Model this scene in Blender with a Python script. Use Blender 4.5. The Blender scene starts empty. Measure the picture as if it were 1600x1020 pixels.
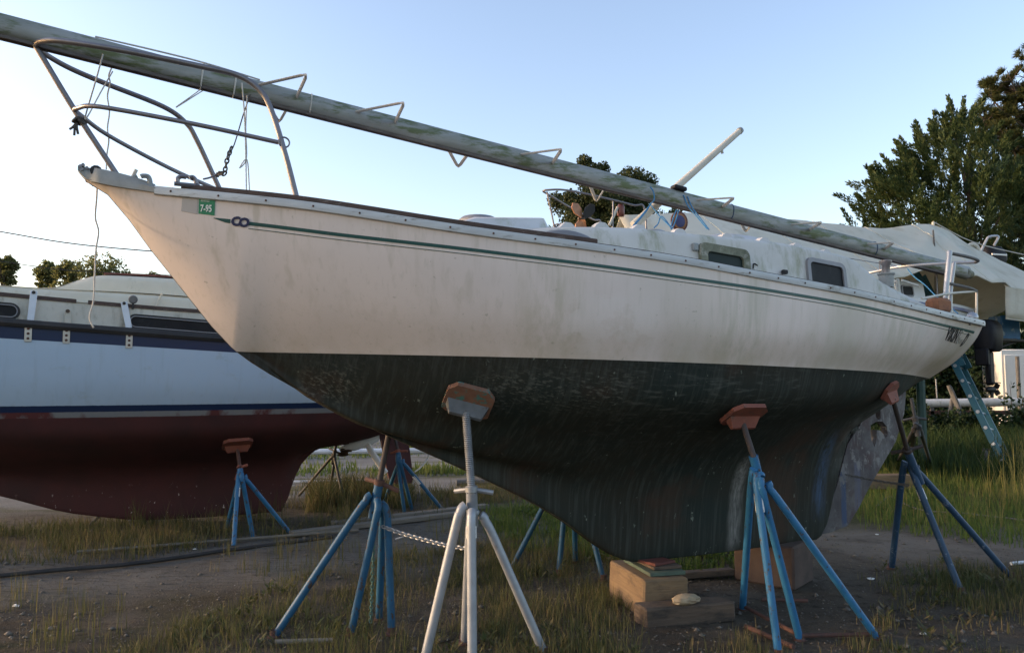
import bpy, bmesh, math, random
import numpy as np
from mathutils import Vector, Matrix
from mathutils.bvhtree import BVHTree

SC = bpy.context.scene
COL = SC.collection
R_ = math.radians

# ------------------------------------------------------------------ camera, sky, sun, exposure
CAM_H, FPX, IMW, IMH, HORIZON = 1.6, 1180.0, 1600.0, 1020.0, 598.0
PITCH = math.atan((HORIZON - IMH / 2) / FPX)
cam_d = bpy.data.cameras.new('camera')
cam_d.sensor_width = 36.0
cam_d.lens = 36.0 * FPX / IMW
cam_d.clip_start = 0.05
cam_d.clip_end = 3000
cam = bpy.data.objects.new('camera', cam_d)
COL.objects.link(cam)
cam.location = (0, 0, CAM_H)
cam.rotation_euler = (math.pi / 2 + PITCH, 0, 0)
SC.camera = cam

SUN_AZ, SUN_EL = R_(-88), R_(10.0)          # azimuth from straight ahead, clockwise
world = bpy.data.worlds.new('World')
SC.world = world
world.use_nodes = True
wn = world.node_tree
bg = wn.nodes['Background']
sky = wn.nodes.new('ShaderNodeTexSky')
sky.sky_type = 'NISHITA'
sky.sun_disc = False
sky.sun_elevation = SUN_EL
sky.sun_rotation = SUN_AZ
sky.altitude = 0
sky.air_density = 1.0
sky.dust_density = 1.7
sky.ozone_density = 1.2
wn.links.new(sky.outputs[0], bg.inputs[0])
bg.inputs[1].default_value = 0.15
sun_d = bpy.data.lights.new('sun', 'SUN')
sun_d.energy = 0.7
sun_d.angle = R_(0.6)
sun_d.color = (1.0, 0.72, 0.45)
sun = bpy.data.objects.new('sun', sun_d)
COL.objects.link(sun)
sdir = Vector((math.sin(SUN_AZ) * math.cos(SUN_EL), math.cos(SUN_AZ) * math.cos(SUN_EL), math.sin(SUN_EL)))
sun.rotation_euler = sdir.to_track_quat('Z', 'Y').to_euler()
SC.view_settings.view_transform = 'Standard'
SC.view_settings.look = 'None'
SC.view_settings.gamma = 1
SC.view_settings.use_curve_mapping = False
SC.view_settings.exposure = 1.65
SC.view_settings.use_white_balance = True
SC.view_settings.white_balance_temperature = 6650
SC.view_settings.white_balance_tint = 20
SC.cycles.use_denoising = True
SC.cycles.max_bounces = 6

rng = np.random.default_rng(7)
random.seed(7)

# ------------------------------------------------------------------ survey helpers: sight lines of the photograph to points in the yard
_f = np.array([0, math.cos(PITCH), math.sin(PITCH)])
_u = np.array([0, -math.sin(PITCH), math.cos(PITCH)])
_r = np.array([1.0, 0, 0])
_c = np.array([0, 0, CAM_H])
def V(*a): return np.array(a, float)
def sight(x, y): return _f + _r * (x - IMW / 2) / FPX + _u * (IMH / 2 - y) / FPX
def gpt(x, y, h=0.0):
    r = sight(x, y); return _c + r * ((h - CAM_H) / r[2])
def atY(x, y, Y):
    r = sight(x, y); return _c + r * (Y / r[1])
def onplane(x, y, p0, n):
    r = sight(x, y); return _c + r * (((p0 - _c) @ n) / (r @ n))
_a, _b = gpt(980, 872, .34), gpt(1280, 836, .34)
DIR = (_b - _a) / np.linalg.norm(_b - _a)          # aft along the keel of the main boat
PORT = V(DIR[1], -DIR[0], 0)
BO = onplane(124, 262, _a, PORT); BO[2] = 0         # ground point under the stem head
YAW = math.atan2(DIR[1], DIR[0])
def bw(u, v, z): return BO + DIR * u + PORT * v + V(0, 0, z)
def bl(p):
    p = np.asarray(p) - BO; return V(p @ DIR, p @ PORT, p[2])
def onv(x, y, v): return onplane(x, y, BO + PORT * v, PORT)

# ------------------------------------------------------------------ splines
def pcurve(Us, Vs):
    Us, Vs = np.asarray(Us, float), np.asarray(Vs, float)
    d = np.diff(Vs) / np.diff(Us)
    m = np.zeros(len(Us)); m[0], m[-1] = d[0], d[-1]
    for i in range(1, len(Us) - 1):
        m[i] = 0 if d[i - 1] * d[i] <= 0 else 2 * d[i - 1] * d[i] / (d[i - 1] + d[i])
    def f(u):
        u = float(min(max(u, Us[0]), Us[-1]))
        i = int(min(max(np.searchsorted(Us, u) - 1, 0), len(Us) - 2))
        h = Us[i + 1] - Us[i]; t = (u - Us[i]) / h
        return ((2 * t**3 - 3 * t**2 + 1) * Vs[i] + (t**3 - 2 * t**2 + t) * h * m[i]
                + (-2 * t**3 + 3 * t**2) * Vs[i + 1] + (t**3 - t**2) * h * m[i + 1])
    return f
def crs(P, n):
    P = np.asarray(P, float)
    Q = np.vstack([2 * P[0] - P[1], P, 2 * P[-1] - P[-2]])
    out = []
    for i in range(1, len(Q) - 2):
        for k in range(n):
            t = k / n
            a, b, c, d = Q[i - 1], Q[i], Q[i + 1], Q[i + 2]
            out.append(.5 * ((2 * b) + (c - a) * t + (2 * a - 5 * b + 4 * c - d) * t * t + (3 * b - a - 3 * c + d) * t**3))
    out.append(P[-1])
    return np.array(out)
def lerp(a, b, t): return np.asarray(a) * (1 - t) + np.asarray(b) * t

# ------------------------------------------------------------------ materials
class NT:
    def __init__(self, name):
        self.m = bpy.data.materials.new(name); self.m.use_nodes = True
        self.t = self.m.node_tree; self.n = self.t.nodes
        self.b = self.n['Principled BSDF']
        self.tc = self.n.new('ShaderNodeTexCoord')
    def link(self, a, b): self.t.links.new(a, b)
    def mapped(self, scale):
        mp = self.n.new('ShaderNodeMapping')
        mp.inputs['Scale'].default_value = scale
        self.link(self.tc.outputs['Object'], mp.inputs['Vector']); return mp.outputs[0]
    def noise(self, scale=(1, 1, 1), detail=5, rough=.6, dist=0):
        nz = self.n.new('ShaderNodeTexNoise')
        nz.inputs['Scale'].default_value = 1; nz.inputs['Detail'].default_value = detail
        nz.inputs['Roughness'].default_value = rough; nz.inputs['Distortion'].default_value = dist
        self.link(self.mapped(scale if isinstance(scale, tuple) else (scale,) * 3), nz.inputs['Vector'])
        return nz.outputs[0]
    def ramp(self, fac, a, b):
        r = self.n.new('ShaderNodeMapRange')
        r.inputs[1].default_value = a; r.inputs[2].default_value = b
        self.link(fac, r.inputs[0]); return r.outputs[0]
    def mul(self, a, b, op='MULTIPLY', clamp=False):
        r = self.n.new('ShaderNodeMath'); r.operation = op
        for i, s in enumerate((a, b)):
            if isinstance(s, (int, float)): r.inputs[i].default_value = s
            else: self.link(s, r.inputs[i])
        r.use_clamp = clamp
        return r.outputs[0]
    def mix(self, fac, a, b):
        r = self.n.new('ShaderNodeMix'); r.data_type = 'RGBA'
        for i, s in ((0, fac), (6, a), (7, b)):
            if isinstance(s, (int, float)): r.inputs[i].default_value = s
            elif isinstance(s, tuple): r.inputs[i].default_value = s + (1,)
            else: self.link(s, r.inputs[i])
        return r.outputs[2]
    def sep(self):
        s = self.n.new('ShaderNodeSeparateXYZ'); self.link(self.tc.outputs['Object'], s.inputs[0]); return s.outputs
    def color(self, c): self.link(c, self.b.inputs['Base Color'])
    def bump(self, h, strength=.3, dist=.01):
        bp = self.n.new('ShaderNodeBump'); bp.inputs['Strength'].default_value = strength
        bp.inputs['Distance'].default_value = dist
        self.link(h, bp.inputs['Height']); self.link(bp.outputs[0], self.b.inputs['Normal'])
    def box(self, s, ax, lo, hi, soft):
        a = self.ramp(s[ax], lo - soft, lo + soft); b = self.ramp(s[ax], hi + soft, hi - soft)
        return self.mul(a, b)

MATS = {}
def mat(name, c1, c2=None, c3=None, scale=6, scale3=3, t3=(.55, .68), rough=.6, metal=0, bump=.15, bscale=None, bdist=.004, spec=None):
    """two-tone weathered surface with an optional third colour in patches"""
    n = NT(name); n.b.inputs['Roughness'].default_value = rough; n.b.inputs['Metallic'].default_value = metal
    c2 = c2 or tuple(x * .72 for x in c1)
    col = n.mix(n.ramp(n.noise(scale), .35, .68), c1, c2)
    if c3: col = n.mix(n.ramp(n.noise(scale3, 8, .7), *t3), col, c3)
    n.color(col)
    if bump: n.bump(n.noise(bscale or 60, 4), bump, bdist)
    if spec is not None: n.b.inputs['Specular IOR Level'].default_value = spec
    MATS[name] = n.m
    return n.m

# hull topsides: chalky cream gelcoat, grime running down, pale rubbed clouds
n = NT('cream_gelcoat')
s = n.sep()
c = n.mix(n.ramp(n.noise((1.1, 1.1, 1.6), 4), .35, .65), (.72, .625, .575), (.66, .58, .54))
c = n.mix(n.mul(n.ramp(n.noise((9, 9, .45), 6, .7), .53, .78), .42), c, (.46, .40, .31))
c = n.mix(n.mul(n.ramp(n.noise((38, 38, .5), 4, .6), .56, .78), .40), c, (.42, .385, .31))
c = n.mix(n.mul(n.mul(n.ramp(n.noise((2.2, 2.2, 2.6), 5, .55), .56, .60), n.ramp(s[0], 2.2, 3.2)), .35), c, (.66, .62, .58))
c = n.mix(n.mul(n.mul(n.ramp(n.noise((1.5, 1.5, .5), 5, .6), .48, .66), n.ramp(s[0], 2.0, 4.5)), .5), c, (.42, .405, .30))
c = n.mix(n.mul(n.ramp(n.noise((30, 30, 30), 3, .5), .70, .76), .5), c, (.28, .25, .19))
def tpatch(x0, x1, z0, z1, soft, nscale, lo, hi, col, amt):
    global c
    k = n.mul(n.box(s, 0, x0, x1, soft), n.box(s, 2, z0, z1, .12))
    c = n.mix(n.mul(n.mul(k, n.ramp(n.noise(nscale, 6, .65), lo, hi)), amt), c, col)
tpatch(2.25, 2.62, 1.75, 2.4, .10, (22, 22, .7), .38, .66, (.43, .40, .30), .55)
tpatch(3.45, 3.85, 1.7, 2.3, .10, (16, 16, .6), .36, .62, (.40, .39, .29), .55)
tpatch(4.9, 5.5, 1.65, 2.1, .12, (12, 12, .6), .36, .62, (.42, .40, .30), .50)
tpatch(6.0, 6.6, 1.62, 1.85, .12, (10, 10, 2), .34, .6, (.46, .34, .22), .45)
tpatch(2.50, 3.05, 1.78, 2.05, .05, (4, 4, 5), .42, .46, (.74, .68, .65), .55)
run = n.mul(n.ramp(n.noise((11, 11, .12), 3, .5), .60, .70), n.ramp(s[2], 1.85, 2.35))
c = n.mix(n.mul(run, .45), c, (.38, .34, .25))
low = n.mul(n.ramp(s[2], 1.95, 1.72), n.ramp(n.noise((6, 6, 2), 5), .3, .7))
c = n.mix(n.mul(low, .45), c, (.44, .35, .23))
n.color(c); n.b.inputs['Roughness'].default_value = .5
n.bump(n.noise((3, 3, 3), 3), .05, .02)
M_TOP = n.m
# bottom: old dark green-black antifouling, brushed streaks, flaked paint, repairs
n = NT('old_antifouling')
s = n.sep()
c = n.mix(n.ramp(n.noise((1.3, 1.3, 1.8), 5), .35, .66), (.019, .0275, .0245), (.030, .028, .021))
c = n.mix(n.mul(n.ramp(n.noise((42, 8, 1.6), 5, .6, .6), .48, .74), .7), c, (.062, .070, .062))
c = n.mix(n.mul(n.ramp(n.noise((1.7, 1.7, 1.5), 6, .6), .54, .66), .6), c, (.060, .033, .022))
c = n.mix(n.mul(n.ramp(s[2], 1.63, 1.78), n.mul(n.ramp(n.noise((60, 60, 2.5), 3), .44, .7), .6)), c, (.055, .058, .06))
fl = n.mul(n.ramp(n.noise((11, 11, 22), 8, .75), .64, .68), n.ramp(n.noise((2.0, 2.0, 3.2), 4), .60, .66))
c = n.mix(n.mul(fl, .4), c, (.15, .15, .13))
fl = n.mul(n.ramp(n.noise((26, 26, 13), 4, .6), .67, .70), n.ramp(n.noise((2, 2, 2), 3), .42, .6))
c = n.mix(n.mul(fl, .7), c, (.22, .25, .21))
def patch(x0, x1, z0, z1, soft, nscale, lo, hi, col, amt):
    global c
    k = n.mul(n.box(s, 0, x0, x1, soft), n.box(s, 2, z0, z1, soft * 2))
    k = n.mul(k, n.ramp(n.noise(nscale, 6, .65), lo, hi))
    c = n.mix(n.mul(k, amt), c, col)
patch(4.37, 4.47, .36, 1.02, .035, (50, 50, 4), .30, .62, (.24, .235, .22), .85)
patch(1.20, 1.48, 1.53, 1.64, .05, (22, 60, 40), .50, .62, (.22, .215, .18), .75)
patch(2.1, 3.0, 1.50, 1.60, .06, (16, 60, 70), .52, .62, (.20, .20, .17), .7)
patch(2.9, 4.3, 1.36, 1.60, .12, (7, 20, 45), .53, .66, (.14, .145, .13), .65)
patch(5.3, 5.43, .55, 1.15, .05, (22, 22, 5), .36, .58, (.055, .095, .16), .85)
patch(5.5, 6.2, 1.0, 1.42, .12, (6, 6, 6), .42, .62, (.13, .13, .12), .8)
n.color(c); n.b.inputs['Roughness'].default_value = .7
n.b.inputs['Specular IOR Level'].default_value = .18
n.bump(n.noise((42, 8, 2.0), 4), .3, .004)
M_BOT = n.m
# rudder: paint scraped off to grey-purple and pale primer
n = NT('scraped_rudder')
s = n.sep()
c = n.mix(n.ramp(n.noise((4, 4, 3), 7, .65), .40, .58), (.062, .052, .058), (.125, .12, .122))
c = n.mix(n.mul(n.ramp(n.noise((5, 5, 4), 5, .6), .50, .60), .7), c, (.07, .038, .040))
c = n.mix(n.mul(n.ramp(n.noise((30, 30, 4), 5, .6), .58, .68), .7), c, (.19, .19, .185))
def rpatch(x0, x1, z0, z1, soft, col, amt):
    global c
    k = n.mul(n.box(s, 0, x0, x1, soft), n.box(s, 2, z0, z1, .03))
    c = n.mix(n.mul(n.mul(k, n.ramp(n.noise((30, 30, 5), 4), .3, .5)), amt), c, col)
rpatch(5.66, 5.72, .40, .86, .008, (.035, .07, .15), .95)
rpatch(5.83, 5.90, .50, .92, .012, (.105, .11, .155), .9)
c = n.mix(n.mul(n.ramp(n.noise((9, 9, 7), 7, .7), .56, .62), .75), c, (.22, .215, .21))
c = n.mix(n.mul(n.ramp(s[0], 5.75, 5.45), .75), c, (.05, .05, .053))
n.color(c); n.b.inputs['Roughness'].default_value = .7
n.bump(n.noise(18, 6), .3, .006)
M_RUD = n.m

mat('deck_white', (.54, .54, .55), (.48, .48, .48), (.33, .34, .25), scale=4, scale3=(5, 5, 2.5), t3=(.56, .72), rough=.6)
mat('cabin_white', (.54, .53, .50), (.47, .46, .42), (.25, .26, .165), scale=3, scale3=(7, 7, 2.2), t3=(.50, .70), rough=.65, bump=.25, bscale=40)
mat('alloy_strip', (.50, .53, .54), (.40, .42, .43), (.20, .19, .16), scale=(3, 3, 20), scale3=(5, 5, 25), t3=(.54, .66), rough=.55, metal=.15)
mat('teak_dark', (.085, .055, .045), (.045, .032, .028), (.22, .19, .17), scale=(8, 8, 40), scale3=(7, 7, 40), t3=(.58, .68), rough=.8, bump=.5)
mat('grey_casting', (.27, .285, .28), (.21, .225, .22), (.36, .36, .33), rough=.6, metal=.2, scale=14)
mat('stainless', (.22, .205, .215), (.17, .16, .165), None, scale=9, rough=.4, metal=.6, bump=.05)
mat('stainless_bright', (.38, .40, .43), (.30, .32, .35), None, scale=9, rough=.38, metal=.5, bump=.05)
mat('stripe_green', (.008, .062, .056), (.010, .078, .070), (.13, .17, .15), scale=30, scale3=(12, 12, 30), t3=(.60, .72), rough=.5, bump=0)
mat('logo_navy', (.018, .025, .085), None, None, rough=.5, bump=0)
mat('sticker_green', (.015, .20, .105), (.02, .23, .12), None, rough=.5, bump=0)
mat('sticker_white', (.75, .77, .74), (.7, .7, .68), None, rough=.5, bump=0)
mat('sticker_grey', (.42, .40, .385), (.38, .365, .36), None, rough=.6, bump=0)
mat('crate_grey', (.26, .27, .28), (.15, .16, .16), None, scale=8, rough=.8)
mat('lettering_black', (.02, .02, .022), (.05, .05, .05), None, scale=30, rough=.6, bump=0)
mat('lettering_faded', (.40, .385, .33), (.24, .23, .2), (.53, .5, .44), scale=40, scale3=45, t3=(.45, .55), rough=.6, bump=0)
mat('window_dark', (.010, .011, .013), (.016, .017, .019), (.03, .03, .03), scale=7, scale3=5, rough=.45, bump=0, spec=.12)
mat('window_green', (.012, .022, .02), (.018, .03, .026), None, scale=5, rough=.4, bump=0, spec=.15)
mat('mossy_frame', (.19, .195, .14), (.10, .11, .075), (.36, .35, .30), scale=20, scale3=12, rough=.9, bump=.7)
mat('window_grey', (.22, .225, .24), (.18, .18, .19), None, rough=.5, metal=.2)
mat('grey_plastic', (.20, .205, .22), (.16, .165, .18), None, rough=.6)
mat('black_plastic', (.006, .006, .009), (.010, .010, .014), None, rough=.55, bump=.1, spec=.2)
mat('black_rubber', (.016, .016, .017), (.03, .029, .028), None, rough=.8)
mat('mast_alloy', (.30, .31, .30), (.19, .20, .175), (.10, .125, .055), scale=(3.0, 12, 12), scale3=(4.2, 18, 18), t3=(.49, .60), rough=.55, metal=.15)
mat('mast_groove', (.075, .06, .055), (.13, .115, .10), None, scale=(10, 30, 30), rough=.8)
mat('step_alloy', (.46, .44, .39), (.36, .34, .30), None, scale=15, rough=.6, metal=.1)
mat('pole_white', (.55, .53, .46), (.46, .44, .37), (.26, .24, .18), scale=(6, 6, 6), scale3=(12, 12, 5), t3=(.6, .75), rough=.6)
mat('rope_white', (.55, .53, .48), (.42, .40, .36), None, scale=60, rough=.9, bump=.6, bscale=250)
mat('rope_dark', (.055, .05, .045), (.10, .09, .08), None, scale=80, rough=.9, bump=.6, bscale=250)
mat('rope_blue', (.03, .15, .33), (.05, .24, .42), None, scale=90, rough=.8, bump=.5, bscale=250)
mat('rope_green', (.05, .17, .15), (.10, .14, .12), None, scale=90, rough=.8)
mat('chain_galv', (.36, .37, .38), (.25, .25, .25), None, scale=40, rough=.5, metal=.5)
mat('galvanised', (.31, .335, .365), (.25, .27, .295), (.22, .20, .17), scale=12, scale3=9, t3=(.62, .72), rough=.5, metal=.3)
mat('thread_steel', (.27, .29, .31), (.2, .21, .22), None, scale=20, rough=.5, metal=.4)
mat('saddle_grey', (.115, .125, .135), (.08, .088, .095), (.07, .05, .04), scale=12, scale3=14, t3=(.56, .64), rough=.6, metal=.2)
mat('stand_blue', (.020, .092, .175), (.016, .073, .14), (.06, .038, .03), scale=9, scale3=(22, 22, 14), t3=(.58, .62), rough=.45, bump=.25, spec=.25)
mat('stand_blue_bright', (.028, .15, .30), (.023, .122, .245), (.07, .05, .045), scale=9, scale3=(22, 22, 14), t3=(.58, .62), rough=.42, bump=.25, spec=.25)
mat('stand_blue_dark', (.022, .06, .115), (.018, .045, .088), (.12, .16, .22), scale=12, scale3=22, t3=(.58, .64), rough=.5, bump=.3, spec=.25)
mat('stand_grey', (.055, .055, .055), (.035, .035, .035), (.09, .06, .04), scale=12, rough=.7)
mat('rust', (.105, .048, .034), (.065, .032, .025), (.045, .028, .024), scale=15, scale3=12, rough=.85, bump=.4)
mat('pole_rusty', (.055, .042, .038), (.035, .03, .03), (.11, .055, .035), scale=12, scale3=14, rough=.75, bump=.4)
mat('pad_orange', (.235, .072, .045), (.18, .055, .036), (.09, .055, .045), scale=8, scale3=14, t3=(.52, .66), rough=.75, bump=.3)
mat('pad_ply', (.19, .095, .06), (.13, .06, .04), (.05, .14, .125), scale=(12, 12, 30), scale3=(7, 7, 10), t3=(.56, .60), rough=.8, bump=.3)
mat('pad_edge', (.30, .21, .12), (.22, .15, .085), None, scale=(40, 40, 90), rough=.85)
mat('label_white', (.66, .67, .66), (.6, .6, .6), (.25, .25, .25), scale=30, scale3=(60, 60, 18), t3=(.56, .60), rough=.6, bump=0)
mat('timber_new', (.215, .145, .08), (.15, .10, .056), (.10, .07, .045), scale=(2, 2, 40), scale3=(4, 4, 9), t3=(.46, .62), rough=.9, bump=.8, bscale=(8, 8, 70), bdist=.008)
mat('timber_old', (.115, .082, .058), (.078, .055, .04), (.04, .033, .027), scale=(3, 3, 40), scale3=(4, 4, 14), t3=(.46, .62), rough=.95, bump=.9, bscale=(8, 8, 70), bdist=.008)
mat('timber_grey', (.18, .165, .14), (.12, .11, .09), None, scale=(4, 30, 30), rough=.95, bump=.5)
mat('shim_green', (.075, .115, .085), (.055, .085, .065), (.06, .06, .05), scale=12, rough=.8)
mat('shim_red', (.13, .035, .026), (.09, .03, .024), None, scale=14, rough=.8)
mat('concrete_old', (.085, .058, .046), (.055, .038, .032), (.04, .032, .028), scale=7, rough=.95, bump=.6, bscale=40)
mat('stone_tan', (.36, .29, .19), (.26, .20, .13), None, scale=14, rough=.9, bump=.8, bscale=30)
mat('lb_topside', (.50, .61, .70), (.47, .585, .68), (.41, .53, .60), scale=2, scale3=2.5, t3=(.52, .9), rough=.3, bump=0)
mat('lb_navy', (.012, .022, .075), (.016, .028, .09), None, rough=.3, bump=0)
mat('lb_red', (.075, .019, .021), (.052, .016, .018), (.19, .12, .11), scale=1.7, scale3=(9, 9, 10), t3=(.70, .74), rough=.75, bump=.2)
mat('lb_scuff', (.20, .205, .21), (.13, .125, .13), (.11, .035, .035), scale=5, scale3=(4, 4, 9), t3=(.54, .60), rough=.75)
mat('lb_cabin', (.60, .56, .46), (.53, .49, .39), (.29, .275, .20), scale=3, scale3=(6, 6, 3), t3=(.58, .80), rough=.6)
mat('lb_trunk', (.50, .49, .43), (.42, .41, .35), (.20, .19, .15), scale=3, scale3=(9, 9, 3), t3=(.52, .74), rough=.7)
mat('lb_strap', (.58, .63, .68), (.5, .55, .6), None, rough=.5)
mat('white_metal', (.62, .63, .63), (.5, .5, .49), None, rough=.4)
mat('bronze', (.10, .062, .04), (.06, .05, .04), None, scale=14, rough=.6, metal=.4)
mat('orange_bronze', (.42, .19, .09), (.30, .13, .06), None, scale=10, rough=.5, metal=.3)
mat('copper_brown', (.17, .05, .035), (.10, .03, .025), None, rough=.35, metal=.3)
mat('terracotta', (.30, .12, .055), (.22, .09, .045), (.12, .06, .04), scale=9, scale3=15, rough=.8)
mat('hull_white', (.66, .67, .68), (.6, .6, .6), None, scale=2, rough=.4, bump=0)
mat('stripe_blue', (.03, .06, .20), None, None, rough=.4, bump=0)
mat('ladder_blue', (.022, .14, .19), (.018, .11, .16), (.10, .15, .17), scale=9, scale3=14, t3=(.6, .68), rough=.5)
mat('ladder_alloy', (.5, .52, .54), (.4, .42, .44), None, rough=.4, metal=.5)
mat('bin_blue', (.02, .13, .28), (.015, .10, .22), (.22, .30, .34), scale=6, scale3=8, t3=(.58, .64), rough=.5)
mat('box_white', (.70, .70, .66), (.64, .64, .60), (.45, .43, .36), scale=2, scale3=(5, 5, 2), t3=(.62, .8), rough=.6)
mat('pipe_white', (.66, .66, .66), (.55, .55, .54), (.3, .29, .27), scale=4, scale3=9, rough=.5)
mat('cover_grey', (.125, .12, .115), (.08, .078, .075), None, scale=8, rough=.7)
mat('post_green', (.012, .05, .042), (.01, .04, .033), None, rough=.6)
mat('bark', (.075, .058, .045), (.045, .036, .03), None, scale=(12, 12, 3), rough=.95, bump=.8, bscale=(25, 25, 6), bdist=.03)
mat('cable_black', (.012, .012, .012), None, None, rough=.7)

# canvas
n = NT('canvas_cream')
c = n.mix(n.ramp(n.noise((.7, .7, 1.2), 4), .35, .65), (.68, .655, .56), (.61, .58, .48))
c = n.mix(n.mul(n.ramp(n.noise((2.5, 2.5, .5), 6), .55, .75), .5), c, (.33, .29, .18))
n.color(c); n.b.inputs['Roughness'].default_value = .85
n.bump(n.noise((1.6, 1.6, 3.2), 4, .55), .6, .07)
tr = n.n.new('ShaderNodeBsdfTranslucent'); n.link(c, tr.inputs[0])
mx = n.n.new('ShaderNodeMixShader'); mx.inputs[0].default_value = .25
n.link(n.b.outputs[0], mx.inputs[1]); n.link(tr.outputs[0], mx.inputs[2])
n.link(mx.outputs[0], n.n['Material Output'].inputs[0])
MATS['canvas_cream'] = n.m

def leafmat(name, cols, trans=.3, rough=.6, patch=.35):
    n = NT(name)
    g = n.n.new('ShaderNodeNewGeometry')
    cr = n.n.new('ShaderNodeValToRGB')
    el = cr.color_ramp.elements
    while len(el) < len(cols): el.new(.5)
    for i, cc in enumerate(cols):
        el[i].position = i / (len(cols) - 1); el[i].color = cc + (1,)
    k = n.mul(n.mul(g.outputs['Random Per Island'], 1 - patch), n.mul(n.ramp(n.noise(.9, 3), .3, .7), patch), 'ADD')
    n.link(k, cr.inputs[0])
    n.link(cr.outputs[0], n.b.inputs['Base Color']); n.b.inputs['Roughness'].default_value = rough
    n.b.inputs['Specular IOR Level'].default_value = .25
    tr = n.n.new('ShaderNodeBsdfTranslucent'); n.link(cr.outputs[0], tr.inputs[0])
    mx = n.n.new('ShaderNodeMixShader'); mx.inputs[0].default_value = trans
    n.link(n.b.outputs[0], mx.inputs[1]); n.link(tr.outputs[0], mx.inputs[2])
    n.link(mx.outputs[0], n.n['Material Output'].inputs[0])
    MATS[name] = n.m
leafmat('leaf_cedar', [(.02, .04, .016), (.038, .066, .024), (.065, .095, .032), (.11, .115, .042)])
leafmat('leaf_pine', [(.035, .052, .02), (.065, .082, .026), (.095, .10, .036), (.115, .10, .042)], .4)
leafmat('leaf_oak', [(.022, .034, .015), (.04, .055, .02), (.065, .08, .027), (.10, .095, .04)])
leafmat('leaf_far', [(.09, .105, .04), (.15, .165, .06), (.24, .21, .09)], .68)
leafmat('leaf_shrub', [(.012, .026, .012), (.02, .042, .016), (.035, .06, .022)])
leafmat('grass_mixed', [(.04, .055, .016), (.075, .09, .025), (.13, .125, .04), (.21, .165, .075), (.17, .105, .05)], .3, .7, .45)
leafmat('grass_green', [(.045, .085, .018), (.075, .125, .026), (.12, .155, .035), (.19, .19, .06)], .35, .7, .4)
leafmat('straw_dead', [(.06, .045, .03), (.13, .10, .06), (.22, .18, .11), (.10, .06, .035)], .15, .8, .4)
leafmat('grass_deep', [(.012, .026, .008), (.022, .045, .012), (.04, .07, .018), (.065, .085, .025)], .3, .7, .4)
leafmat('grass_gold', [(.10, .11, .03), (.17, .165, .045), (.24, .20, .065), (.30, .24, .10)], .35, .7, .4)
leafmat('grass_dull', [(.032, .052, .016), (.055, .072, .024), (.095, .095, .038), (.17, .135, .065), (.125, .075, .042)], .25, .7, .45)

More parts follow.
